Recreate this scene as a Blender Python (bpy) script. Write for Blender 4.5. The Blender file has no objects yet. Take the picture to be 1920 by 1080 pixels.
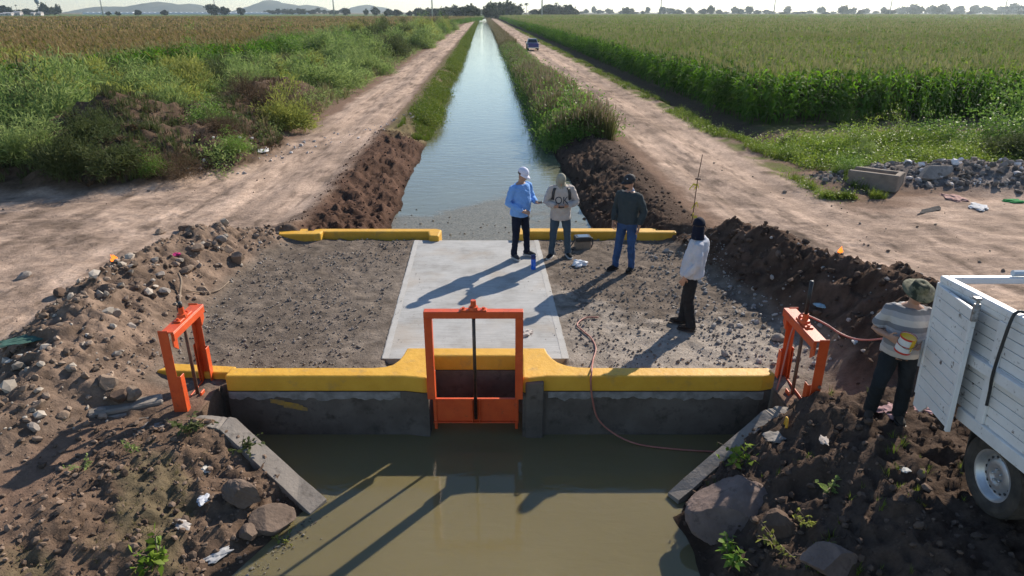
import bpy, bmesh, math, random
import numpy as np
from mathutils import Vector, Matrix, Euler, Quaternion
from mathutils.bvhtree import BVHTree
random.seed(7); RNG = np.random.default_rng(11)
SC = bpy.context.scene
COL = SC.collection
R = math.radians
# ---------------------------------------------------------------- camera model (pinhole, 24 mm on 36 mm)
CAM_H = 4.45; PITCH = math.atan(518/1280.0); CS, SN = math.cos(PITCH), math.sin(PITCH)
def P(px, py, z=0.0):
    """world point at height z that a photo pixel looks at"""
    u = (px-960)/1280.0; v = (py-540)/1280.0
    t = (CAM_H-z)/(SN+v*CS)
    return (u*t, (CS-v*SN)*t, z)
def PD(px, d, z=0.0):
    """world point at ground distance d under pixel column px"""
    drop = CAM_H-z; r = drop/d
    v = (r*CS-SN)/(CS+r*SN)
    return ((px-960)/1280.0*d/(CS-v*SN), d, z)
# ---------------------------------------------------------------- value noise
def _hash(ix, iy, seed):
    h = (ix.astype(np.int64)*374761393 + iy.astype(np.int64)*668265263 + seed*974634777) & 0xFFFFFFFF
    h = ((h ^ (h >> 13))*1274126177) & 0xFFFFFFFF
    h = (h ^ (h >> 16)) & 0xFFFFFFFF
    return h/4294967295.0
def vn(x, y, seed=0):
    x = np.asarray(x, float); y = np.asarray(y, float)
    ix = np.floor(x); iy = np.floor(y); fx = x-ix; fy = y-iy
    fx = fx*fx*fx*(fx*(fx*6-15)+10); fy = fy*fy*fy*(fy*(fy*6-15)+10)
    a = _hash(ix, iy, seed); b = _hash(ix+1, iy, seed); c = _hash(ix, iy+1, seed); d = _hash(ix+1, iy+1, seed)
    return (a*(1-fx)+b*fx)*(1-fy)+(c*(1-fx)+d*fx)*fy
def fbm(x, y, o=4, seed=0):
    s = 0; amp = .5; tot = 0
    for k in range(o):
        s = s+amp*vn(x*2**k+k*17.3, y*2**k-k*9.1, seed+k); tot += amp; amp *= .5
    return s/tot
def billow(x, y, o=3, seed=0):
    s = 0; amp = .5; tot = 0
    for k in range(o):
        s = s+amp*(1-np.abs(2*vn(x*2**k+k*7.7, y*2**k+k*3.1, seed+k)-1)); tot += amp; amp *= .5
    return s/tot
def sm(a, b, x):
    t = np.clip((np.asarray(x, float)-a)/(b-a), 0, 1); return t*t*(3-2*t)
# ---------------------------------------------------------------- object helpers
def link(name, me, mats=None, parent=None, smooth=None):
    o = bpy.data.objects.new(name, me); COL.objects.link(o)
    if mats is not None:
        for m in (mats if isinstance(mats, (list, tuple)) else [mats]): me.materials.append(m)
    if parent is not None: o.parent = parent
    if smooth is not None and len(me.polygons):
        me.polygons.foreach_set('use_smooth', [smooth]*len(me.polygons)); me.update()
    return o
def tag(o, label=None, cat=None, group=None, kind=None):
    if label: o['label'] = label
    if cat: o['category'] = cat
    if group: o['group'] = group
    if kind: o['kind'] = kind
    return o
def empty(name, loc=(0, 0, 0), rz=0, label=None, cat=None, group=None):
    o = bpy.data.objects.new(name, None); COL.objects.link(o); o.empty_display_size = .1
    o.location = loc; o.rotation_euler = (0, 0, rz)
    return tag(o, label, cat, group)
def kids(o): return [c for c in COL.objects if c.parent == o]
def copy_tree(o, parent=None, ch=None):
    c = o.copy(); COL.objects.link(c); c.parent = parent
    for k in kids(o): copy_tree(k, c)
    return c
def mk(name, V, Q, mi=None):
    """mesh from verts (n,3) and faces: array of quads/tris (m,k) or list of arrays"""
    V = np.asarray(V, np.float32)
    fl = Q if isinstance(Q, list) else [Q]
    fl = [np.asarray(f, np.int32) for f in fl if len(f)]
    me = bpy.data.meshes.new(name)
    me.vertices.add(len(V)); me.vertices.foreach_set('co', V.ravel())
    loops = np.concatenate([f.ravel() for f in fl]); cnt = np.concatenate([np.full(len(f), f.shape[1], np.int32) for f in fl])
    me.loops.add(len(loops)); me.loops.foreach_set('vertex_index', loops)
    me.polygons.add(len(cnt)); st = np.zeros(len(cnt), np.int32); st[1:] = np.cumsum(cnt)[:-1]
    me.polygons.foreach_set('loop_start', st)
    try: me.polygons.foreach_set('loop_total', cnt)
    except Exception: pass
    if mi is not None: me.polygons.foreach_set('material_index', np.asarray(mi, np.int32))
    me.update(calc_edges=True); me.validate()
    return me
class MB:
    """collects plain shapes into one mesh"""
    def __init__(s): s.V = []; s.F = []; s.M = []; s.n = 0
    def add(s, V, F, m=0):
        V = [tuple(v) for v in V]; s.V += V; s.F += [tuple(i+s.n for i in f) for f in F]; s.M += [m]*len(F); s.n += len(V); return s
    def box(s, lo, hi, m=0, c=0.0, mat=None):
        x0, y0, z0 = lo; x1, y1, z1 = hi
        if c <= 0:
            V = [(x, y, z) for x in (x0, x1) for y in (y0, y1) for z in (z0, z1)]
            F = [(0, 1, 3, 2), (4, 6, 7, 5), (0, 4, 5, 1), (2, 3, 7, 6), (0, 2, 6, 4), (1, 5, 7, 3)]
        else:
            bm = bmesh.new(); bmesh.ops.create_cube(bm, size=1)
            for v in bm.verts: v.co = Vector(((x0+x1)/2+v.co.x*(x1-x0), (y0+y1)/2+v.co.y*(y1-y0), (z0+z1)/2+v.co.z*(z1-z0)))
            bmesh.ops.bevel(bm, geom=bm.edges[:], offset=c, segments=1, affect='EDGES')
            bm.verts.index_update(); V = [v.co[:] for v in bm.verts]; F = [[v.index for v in f.verts] for f in bm.faces]; bm.free()
        if mat is not None: V = [(mat @ Vector(v))[:] for v in V]
        return s.add(V, F, m)
    def tube(s, pts, rad, n=8, m=0, ref=None, cap=True):
        V, F = tube(pts, rad, n, ref, cap); return s.add(V, F, m)
    def ell(s, c, r, m=0, rot=None, n=12, k=8, lump=0, seed=0):
        V, F = ellip(c, r, rot, n, k, lump, seed); return s.add(V, F, m)
    def prism(s, poly, z0, z1, m=0, top=None):
        n = len(poly); V = [(x, y, z0) for x, y in poly]+[(x, y, z1) for x, y in (top or poly)]
        F = [tuple(range(n-1, -1, -1)), tuple(range(n, 2*n))]+[(i, (i+1) % n, n+(i+1) % n, n+i) for i in range(n)]
        return s.add(V, F, m)
    def xf(s, M): s.V = [(M @ Vector(v))[:] for v in s.V]; return s
    def mesh(s, name):
        me = bpy.data.meshes.new(name); me.from_pydata(s.V, [], s.F); me.polygons.foreach_set('material_index', s.M)
        bm = bmesh.new(); bm.from_mesh(me); bmesh.ops.recalc_face_normals(bm, faces=bm.faces[:]); bm.to_mesh(me); bm.free()
        me.update(); return me
    def build(s, name, mats, parent=None, smooth=False, bevel=0):
        o = link(name, s.mesh(name), mats, parent, smooth)
        if bevel:
            b = o.modifiers.new('bevel', 'BEVEL'); b.width = bevel; b.segments = 2; b.limit_method = 'ANGLE'; b.angle_limit = R(40)
        return o
def tube(pts, rad, n=8, ref=None, cap=True):
    pts = [Vector(p) for p in pts]; k = len(pts)
    if not isinstance(rad, (list, tuple)): rad = [rad]*k
    V = []; F = []; T = []
    for i in range(k):
        a = pts[max(i-1, 0)]; b = pts[min(i+1, k-1)]; d = (b-a); T.append(d.normalized() if d.length > 1e-9 else Vector((0, 0, 1)))
    r0 = Vector(ref) if ref is not None else (Vector((1, 0, 0)) if abs(T[0].x) < .9 else Vector((0, 1, 0)))
    for i in range(k):
        r0 = (r0-T[i]*r0.dot(T[i])); r0 = r0.normalized() if r0.length > 1e-6 else T[i].orthogonal().normalized()
        s0 = T[i].cross(r0); ra, rb = rad[i] if isinstance(rad[i], (list, tuple)) else (rad[i], rad[i])
        for j in range(n):
            a = 2*math.pi*j/n; V.append((pts[i]+r0*(math.cos(a)*ra)+s0*(math.sin(a)*rb))[:])
    for i in range(k-1):
        for j in range(n):
            a = i*n+j; b = i*n+(j+1) % n; F.append((a, b, b+n, a+n))
    if cap: F.append(tuple(range(n-1, -1, -1))); F.append(tuple(range((k-1)*n, k*n)))
    return V, F
def ellip(c, r, rot=None, n=12, k=8, lump=0, seed=0):
    rr = random.Random(seed); V = []; F = []; c = Vector(c)
    ph = [rr.uniform(0, 6.3) for _ in range(6)]
    for i in range(k+1):
        th = math.pi*i/k
        for j in range(n):
            a = 2*math.pi*j/n; d = Vector((math.sin(th)*math.cos(a), math.sin(th)*math.sin(a), math.cos(th)))
            f = 1+lump*(math.sin(3*d.x+ph[0])*math.sin(4*d.y+ph[1])+.6*math.sin(6*d.z+ph[2]+4*d.x))
            p = Vector((d.x*r[0]*f, d.y*r[1]*f, d.z*r[2]*f))
            if rot is not None: p = rot @ p
            V.append((c+p)[:])
    for i in range(k):
        for j in range(n):
            a = i*n+j; b = i*n+(j+1) % n; F.append((a, a+n, b+n, b))
    return V, F
def smooth_path(pts, sub=6):
    """Catmull-Rom through the points"""
    p = [Vector(q) for q in pts]; p = [p[0]*2-p[1]]+p+[p[-1]*2-p[-2]]; out = []
    for i in range(1, len(p)-2):
        for s in range(sub):
            t = s/sub
            out.append(.5*((2*p[i])+(p[i+1]-p[i-1])*t+(2*p[i-1]-5*p[i]+4*p[i+1]-p[i+2])*t*t+(3*p[i]-p[i-1]-3*p[i+1]+p[i+2])*t**3))
    out.append(p[-2]); return out
# ---------------------------------------------------------------- scattering many small copies into one mesh (for uncountable stuff)
def rotmats(rz, tx=None, ty=None):
    c, s = np.cos(rz), np.sin(rz); n = len(rz); M = np.zeros((n, 3, 3))
    M[:, 0, 0] = c; M[:, 0, 1] = -s; M[:, 1, 0] = s; M[:, 1, 1] = c; M[:, 2, 2] = 1
    if tx is not None:
        c, s = np.cos(tx), np.sin(tx); A = np.zeros((n, 3, 3)); A[:, 0, 0] = 1; A[:, 1, 1] = c; A[:, 1, 2] = -s; A[:, 2, 1] = s; A[:, 2, 2] = c
        M = M @ A
    if ty is not None:
        c, s = np.cos(ty), np.sin(ty); A = np.zeros((n, 3, 3)); A[:, 1, 1] = 1; A[:, 0, 0] = c; A[:, 0, 2] = s; A[:, 2, 0] = -s; A[:, 2, 2] = c
        M = M @ A
    return M
def scatter(name, variants, pos, M, scale, mats, parent=None, smooth=False):
    """variants: list of (V, F, mi); one mesh out of len(pos) transformed copies"""
    pos = np.asarray(pos); n = len(pos); scale = np.asarray(scale)
    if scale.ndim == 1: scale = np.repeat(scale[:, None], 3, 1)
    which = RNG.integers(0, len(variants), n); VV = []; FF = {}; off = 0; MI = {}
    for k, (V, F, mi) in enumerate(variants):
        sel = np.where(which == k)[0]
        if not len(sel): continue
        W = np.einsum('nij,nvj->nvi', M[sel], V[None]*scale[sel][:, None, :])+pos[sel][:, None, :]
        nv = len(V); VV.append(W.reshape(-1, 3))
        f = (F[None]+(off+np.arange(len(sel))*nv)[:, None, None]).reshape(-1, F.shape[1])
        FF.setdefault(F.shape[1], []).append(f); MI.setdefault(F.shape[1], []).append(np.tile(mi, len(sel)))
        off += nv*len(sel)
    fl = [np.concatenate(FF[k]) for k in FF]; mi = np.concatenate([np.concatenate(MI[k]) for k in FF])
    return link(name, mk(name, np.concatenate(VV), fl, mi), mats, parent, smooth)
def ico_rock(seed, sub=1, rough=.28, flat=.75):
    bm = bmesh.new(); bmesh.ops.create_icosphere(bm, subdivisions=sub, radius=1); r = np.random.default_rng(seed)
    V = np.array([v.co[:] for v in bm.verts]); F = np.array([[v.index for v in f.verts] for f in bm.faces]); bm.free()
    for _ in range(5):                                        # chop flat faces off
        d = r.normal(size=3); d /= np.linalg.norm(d); c = r.uniform(.55, .85); dd = V @ d; V = V-np.outer(np.maximum(dd-c, 0), d)
    V = V*(1+rough*(r.random(len(V))-.5))[:, None]; V = V*np.array([1, r.uniform(.7, 1), flat*r.uniform(.8, 1.1)])
    return V, F, np.zeros(len(F), np.int32)
# ---------------------------------------------------------------- materials
def nt(m): m.use_nodes = True; t = m.node_tree; t.nodes.clear(); return t
def N(t, typ, **kw):
    n = t.nodes.new(typ)
    for k, v in kw.items():
        if k in n.inputs: n.inputs[k].default_value = v
        else: setattr(n, k, v)
    return n
def L(t, a, ao, b, bi): t.links.new(a.outputs[ao], b.inputs[bi])
def rgba(c): return (c[0], c[1], c[2], 1)
def mixc(t, fac, a, b, blend='MIX'):
    m = N(t, 'ShaderNodeMix', data_type='RGBA', blend_type=blend)
    for sock, i in ((fac, 0), (a, 6), (b, 7)):
        if isinstance(sock, tuple) and len(sock) == 2 and hasattr(sock[0], 'outputs'): t.links.new(sock[0].outputs[sock[1]], m.inputs[i])
        elif i == 0: m.inputs[0].default_value = sock
        else: m.inputs[i].default_value = rgba(sock)
    return (m, 2)
def ramp(t, src, stops):
    r = N(t, 'ShaderNodeValToRGB'); e = r.color_ramp.elements
    e[0].position, e[0].color = stops[0][0], rgba(stops[0][1] if not isinstance(stops[0][1], (int, float)) else (stops[0][1],)*3)
    e[1].position, e[1].color = stops[-1][0], rgba(stops[-1][1] if not isinstance(stops[-1][1], (int, float)) else (stops[-1][1],)*3)
    for p, c in stops[1:-1]:
        x = e.new(p); x.color = rgba(c if not isinstance(c, (int, float)) else (c,)*3)
    t.links.new(src[0].outputs[src[1]], r.inputs[0]); return (r, 0)
def mat(name, c1, c2=None, scale=6, rough=.8, metal=0, bump=0, bscale=None, detail=6, coord='Object', island=0, spec=.5, c3=None, s3=40, f3=(.55, .7), coat=0):
    m = bpy.data.materials.new(name); t = nt(m)
    out = N(t, 'ShaderNodeOutputMaterial'); b = N(t, 'ShaderNodeBsdfPrincipled'); L(t, b, 0, out, 0)
    b.inputs['Roughness'].default_value = rough; b.inputs['Metallic'].default_value = metal
    b.inputs['Specular IOR Level'].default_value = spec; b.inputs['Coat Weight'].default_value = coat
    tc = N(t, 'ShaderNodeTexCoord'); col = None
    if c2 is not None:
        n = N(t, 'ShaderNodeTexNoise', Scale=scale, Detail=detail, Roughness=.6); L(t, tc, coord, n, 'Vector')
        col = ramp(t, (n, 0), [(.35, c1), (.65, c2)])
    if c3 is not None:
        n3 = N(t, 'ShaderNodeTexNoise', Scale=s3, Detail=5, Roughness=.65); L(t, tc, coord, n3, 'Vector')
        f = ramp(t, (n3, 0), [(f3[0], 0), (f3[1], 1)]); col = mixc(t, f, col if col else c1, c3)
    if island:
        g = N(t, 'ShaderNodeNewGeometry'); r = N(t, 'ShaderNodeMapRange'); L(t, g, 'Random Per Island', r, 0)
        r.inputs[3].default_value = 1-island; r.inputs[4].default_value = 1+island
        hs = N(t, 'ShaderNodeHueSaturation'); L(t, r, 0, hs, 'Value')
        if col: t.links.new(col[0].outputs[col[1]], hs.inputs['Color'])
        else: hs.inputs['Color'].default_value = rgba(c1)
        col = (hs, 0)
    if col: t.links.new(col[0].outputs[col[1]], b.inputs['Base Color'])
    else: b.inputs['Base Color'].default_value = rgba(c1)
    if bump:
        n2 = N(t, 'ShaderNodeTexNoise', Scale=bscale or scale*4, Detail=6, Roughness=.65); L(t, tc, coord, n2, 'Vector')
        bp = N(t, 'ShaderNodeBump', Strength=1.0, Distance=bump); L(t, n2, 0, bp, 'Height'); L(t, bp, 0, b, 'Normal')
    return m
def leafmat(name, c1, c2, trans=.35, island=.35, scale=.5, rough=.55, tcol=None):
    """leaf: glossy-ish top, some light let through"""
    m = bpy.data.materials.new(name); t = nt(m)
    out = N(t, 'ShaderNodeOutputMaterial'); b = N(t, 'ShaderNodeBsdfPrincipled', Roughness=rough); b.inputs['Specular IOR Level'].default_value = .18
    tr = N(t, 'ShaderNodeBsdfTranslucent'); mx = N(t, 'ShaderNodeMixShader'); mx.inputs[0].default_value = trans
    L(t, b, 0, mx, 1); L(t, tr, 0, mx, 2); L(t, mx, 0, out, 0)
    tc = N(t, 'ShaderNodeNewGeometry'); n = N(t, 'ShaderNodeTexNoise', Scale=scale, Detail=4); L(t, tc, 'Position', n, 'Vector')
    g = N(t, 'ShaderNodeNewGeometry'); ad = N(t, 'ShaderNodeMath', operation='ADD'); mu = N(t, 'ShaderNodeMath', operation='MULTIPLY_ADD')
    L(t, g, 'Random Per Island', mu, 0); mu.inputs[1].default_value = island; mu.inputs[2].default_value = -island/2
    L(t, n, 0, ad, 0); L(t, mu, 0, ad, 1)
    col = ramp(t, (ad, 0), [(.3, c1), (.7, c2)])
    t.links.new(col[0].outputs[0], b.inputs['Base Color'])
    if tcol:
        mm = mixc(t, 1.0, col, tcol, 'MULTIPLY'); t.links.new(mm[0].outputs[2], tr.inputs['Color'])
    else: t.links.new(col[0].outputs[0], tr.inputs['Color'])
    return m
MT = {}
MT['orange'] = mat('orange_paint', (.56, .062, .011), (.66, .095, .018), 5, .5, bump=.0016, bscale=60, c3=(.30, .055, .022), s3=13, f3=(.58, .74))
MT['yellow'] = mat('yellow_paint', (.60, .315, .022), (.68, .375, .035), 3, .6, bump=.010, bscale=11, c3=(.40, .24, .06), s3=5, f3=(.55, .78))
MT['steel'] = mat('dark_steel', (.06, .05, .045), (.11, .085, .07), 20, .45, .8, bump=.001, bscale=120)
MT['rust'] = mat('rusty_rod', (.10, .055, .035), (.16, .09, .06), 25, .7, .3)
MT['white_paint'] = mat('white_truck_paint', (.70, .68, .65), (.80, .785, .76), 3, .55, c3=(.13, .10, .085), s3=11, f3=(.62, .68), bump=.001, bscale=60)
MT['white_rail'] = mat('white_rail_paint', (.80, .79, .77), (.70, .69, .67), 6, .5, c3=(.26, .21, .18), s3=17, f3=(.62, .72))
MT['rubber'] = mat('tyre_rubber', (.025, .024, .022), (.07, .06, .05), 8, .9, bump=.002, bscale=50)
MT['rim'] = mat('rim_steel', (.50, .52, .55), (.38, .39, .40), 8, .38, .6)
MT['black'] = mat('black_plastic', (.015, .015, .017), (.03, .03, .032), 12, .5)
MT['skin'] = mat('skin', (.37, .20, .13), (.44, .25, .165), 9, .55)
MT['hair'] = mat('dark_hair', (.015, .011, .009), (.03, .022, .016), 60, .6)
MT['eye'] = mat('eye_dark', (.02, .015, .012), None, rough=.2)
# ================================================================ terrain
def canal_u(x, y): return x-(0.2-0.04*y)
def ridge(x, y, pl):
    """height of a dumped ridge: polyline of (x, y, height, half width)"""
    best = np.zeros_like(x)
    for a, b in zip(pl[:-1], pl[1:]):
        ax, ay, ah, aw = a; bx, by, bh, bw = b; dx, dy = bx-ax, by-ay
        t = np.clip(((x-ax)*dx+(y-ay)*dy)/(dx*dx+dy*dy), 0, 1)
        d = np.hypot(x-ax-t*dx, y-ay-t*dy); w = aw+t*(bw-aw); h = ah+t*(bh-ah)
        q = np.clip(1-d/w, 0, 1); best = np.maximum(best, h*(q*q*(3-2*q)*.55+.45*q))
    return best
RUBBLE_L = [(-4.9, 14.0, .12, .7), (-5.35, 13.3, .28, .9), (-5.9, 12.5, .55, 1.1), (-6.15, 11.3, .6, 1.25), (-6.2, 10.2, .68, 1.35), (-6.0, 8.6, .68, 1.45), (-5.7, 7.4, .5, 1.4), (-5.9, 6.3, .3, 1.2), (-6.3, 5.2, .1, 1.0)]
SOIL_R = [(3.6, 13.6, .15, .6), (4.3, 12.7, .62, 1.0), (4.7, 11.6, .78, 1.15), (5.15, 10.2, .72, 1.15), (5.6, 9.1, .85, 1.2), (5.45, 8.2, .7, 1.15), (4.9, 7.6, .35, .8)]
BANK_R2 = [(2.6, 14.2, .28, 1.2), (3.1, 16.0, .32, 1.3), (2.95, 19.0, .35, 1.3), (2.55, 23.0, .35, 1.2), (2.1, 30.0, .3, 1.1)]
MOUND_L = [(-17.5, 20.6, .25, 2.0), (-15.0, 21.5, .9, 2.6), (-12.9, 22.5, 1.95, 3.0), (-11.4, 24.6, 1.3, 2.6), (-10.9, 27.5, 1.15, 2.3), (-11.4, 31, 1.45, 2.5), (-11.7, 34, 1.35, 2.5), (-12.4, 40, .8, 2.3)]
MOUND_F = [(-16.5, 19.8, .5, 2.2), (-14.0, 20.0, .95, 2.7), (-11.6, 20.2, 1.2, 2.9), (-9.9, 21.6, 1.0, 2.3), (-9.6, 24.5, .8, 1.9)]
HEAP_R = [(9.0, 19.0, .15, 1.2), (11.2, 19.3, .30, 1.8), (13.5, 19.2, .42, 2.0), (17, 18.0, .35, 2.4)]
def mound(x, y): return np.maximum(ridge(x, y, MOUND_L), ridge(x, y, MOUND_F))
def canal_w(y, side):
    return 2.42+.14*(side == 0)+.22*(fbm(y*.35+side*31, y*0+side*7, 3, 5)-.5)*2*sm(14, 18, y)+.1*(vn(y*1.7, y*0+side*3, 9)-.5)
def pool_side(x, y):
    """ground height of the two banks of the front pool"""
    zl = -.66-.363*(x+2.3)+.17*(y-6.15)
    zr = -.66+.525*(x-1.75+.30*(fbm(y*1.3, y*0+2., 3, 54)-.5))+.03*(y-6.3)
    dw = (x-1.82)*.525-(y-6.26)*.851; zr = zr-.16*np.exp(-np.clip(dw, 0, 9)/.22)*(y > 6.0)
    return zl, zr
def H(x, y):
    x = np.asarray(x, float); y = np.asarray(y, float); u = canal_u(x, y)
    rough = fbm(x*1.3, y*1.3, 4, 3)-.5; fine = fbm(x*5, y*5, 3, 8)-.5
    # open ground, with wheel ruts along the two tracks
    z = .10*(fbm(x*.25, y*.25, 3, 1)-.5)+.05*rough+.02*fine
    rut = np.sin((u+5.6)*4.2+1.2*(fbm(x*.2, y*.12, 2, 4)-.5))
    road = sm(-7.6, -7.0, u)*sm(-4.0, -4.5, u)+sm(5.0, 5.6, u)*sm(9.2, 8.4, u)
    rl, al = np.hypot(x+14, y-23), np.arctan2(y-23, x+14)*8.5; rr_, ar = np.hypot(x-16, y-21), np.arctan2(y-21, x-16)*9.3
    ol, orr = sm(-5.4, -6.2, x)*sm(7, 10, y)*sm(22, 18, y)*sm(-1, 0, 24-y-.2*(x+14)), sm(4.8, 6, x)*sm(7, 9, y)*sm(20, 17, y)
    z = z+.035*ol*(billow(rl*2.0, al*.18, 3, 15)-.5)+.035*orr*(billow(rr_*2.0, ar*.18, 3, 16)-.5)+.03*(ol+orr)*(billow(x*3, y*3, 2, 17)-.5)
    z = z*(1-.5*road*sm(13, 17, y))+road*sm(12, 18, y)*(.03*rut+.04*(billow(u*2.2, y*.25, 2, 14)-.5))
    z = z+.28*sm(3.6, 4.8, x)*sm(11.5, 7.5, y)                                   # rise beside the truck
    # ditch in front of the maize on the far bank
    z = z-.35*np.exp(-((u-10.1)/.7)**2)*sm(20, 30, y)+.12*np.exp(-((u-9.1)/.5)**2)*sm(18, 26, y)
    # flat gravel deck of the crossing
    deck = sm(-5.5, -4.8, x)*sm(4.6, 3.8, x)*sm(7.0, 7.6, y)*sm(14.1, 13.8, y)
    zd = -.012+.045*fine+.035*(billow(x*3.2, y*3.2, 3, 23)-.45)+.05*(fbm(x*.9, y*.9, 3, 21)-.5)
    sl, sr = -1.80-.0475*(y-8.36), .79-.0437*(y-8.36); ins = (x > sl+.07) & (x < sr-.07) & (y > 8.2); near_s = np.exp(-np.minimum(np.abs(x-sl), np.abs(x-sr))/.3)*(y > 8.3)
    zd = np.where(ins, -.07, zd*(1-.6*near_s)+.006*near_s)
    z = z*(1-deck)+zd*deck
    # dumped ridges
    lump = .26*(billow(x*2.2, y*2.2, 3, 30)-.45)+.13*(billow(x*6, y*6, 2, 33)-.5)+.05*(billow(x*13, y*13, 1, 35)-.5)
    for pl, k in ((RUBBLE_L, 1.0), (SOIL_R, 1.15), (MOUND_L, 1.6), (HEAP_R, 1.1)):
        r = ridge(x, y, pl) if pl is not MOUND_L else mound(x, y); z = z+r+lump*k*np.clip(r*2.2, 0, 1)
    # canal upstream of the crossing
    up = sm(13.74, 13.84, y)
    wl = canal_w(y, 0); wr = canal_w(y, 1)
    run_l = 1.75-.7*sm(24, 34, y); run_r = 1.7-.5*sm(24, 34, y)
    dl = np.clip((-u-wl)/run_l, 0, 1); dr = np.clip((u-wr)/run_r, 0, 1)
    bl = 1.3*(billow(x*1.9+y*.4, y*1.6, 4, 41)-.5)+.45*(billow(x*7, y*5, 2, 42)-.5)+.22*(billow(x*15, y*11, 1, 43)-.5)
    gl = sm(26.5, 28.5, y)                                                        # cut soil near, grassy lip beyond
    zl = -.45+(.62-.1*gl)*(dl**(.75))+.22*bl*sm(0, .15, dl)*sm(1.0, .7, dl)*(1.3-gl*.5)
    zr = -.45+.72*(dr**.8)+.30*bl*sm(0, .15, dr)*sm(1.05, .7, dr)
    zw = np.minimum(-.45-.45*np.minimum(wl+u, wr-u), -.46)
    zc = np.where(u < -wl, zl, np.where(u > wr, zr, np.maximum(zw, -1.2)))
    inb = sm(1.0, .85, dl)*sm(1.0, .85, dr)
    crest = .16*np.exp(-((u+wl+run_l*.95)/.5)**2)*(1-.7*gl)+.22*np.exp(-((u-wr-run_r*.95)/.6)**2)
    zz = (z+crest)*(1-inb)+zc*inb
    z = z*(1-up)+zz*up
    # front pool
    zpl, zpr = pool_side(x, y)
    clod = .20*(billow(x*2.3, y*2.3, 3, 51)-.5)+.12*(billow(x*6.5, y*6.5, 2, 52)-.5)+.05*(billow(x*14, y*14, 1, 53)-.5)
    capl = -.05+.05*rough; capr = .26-.16*sm(7.6, 6.4, y)*sm(4.4, 3.4, x)*0+.06*rough
    zl2 = np.minimum(zpl, capl); zl2 = zl2+clod*sm(-.66, -.5, zl2)*(.35+.65*sm(-4.9, -4.2, x))
    zr2 = np.minimum(zpr, capr); zr2 = zr2+clod*1.1*sm(-.66, -.5, zr2)
    front = sm(7.15, 6.95, y)
    zf = np.where(x < -.3, zl2, zr2)
    fl = sm(-5.6, -4.4, x)*sm(6.0, 4.4, x)
    z = z*(1-front*fl)+np.where(x < -.3, np.minimum(zf, np.maximum(z, -.1)), zf)*front*fl
    pool = (y < 7.64) & (y > 6.9) & (x > -3.72) & (x < 3.3)
    wl_line = (y-6.95)*(-1.35/-.79)*0
    # inside the wing walls the floor drops sheer
    lx = -3.55+(6.95-y)*(1.35/.79); rx = 3.1-(7.1-y)*(1.25/.75)
    inner = (y <= 6.95) & (y > 6.1) & (x > lx+.06) & (x < np.where(y > 6.3, rx-.06, 1.6))
    rec = (x > -1.22) & (x < .3) & (y >= 7.6) & (y < 8.2)
    z = np.where(pool | inner | rec, -1.25, z)
    return z
def canal_grid():
    def axis(lo, hi, c0, c1, step, g):
        a = list(np.arange(c0, c1, step)); s = step; v = a[-1]
        while v < hi: s *= g; v += s; a.append(v)
        s = step; v = a[0]; b = []
        while v > lo: s *= g; v -= s; b.append(v)
        return np.array(b[::-1]+a)
    us = axis(-4200, 4200, -8.2, 6.8, .048, 1.055); ys = axis(1.2, 5200, 4.2, 15.5, .048, 1.022)
    return us, ys
us, ys = canal_grid()
U, Y = np.meshgrid(us, ys); X = U+.2-.04*Y; Z = H(X, Y)
ny, nx = U.shape
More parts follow.
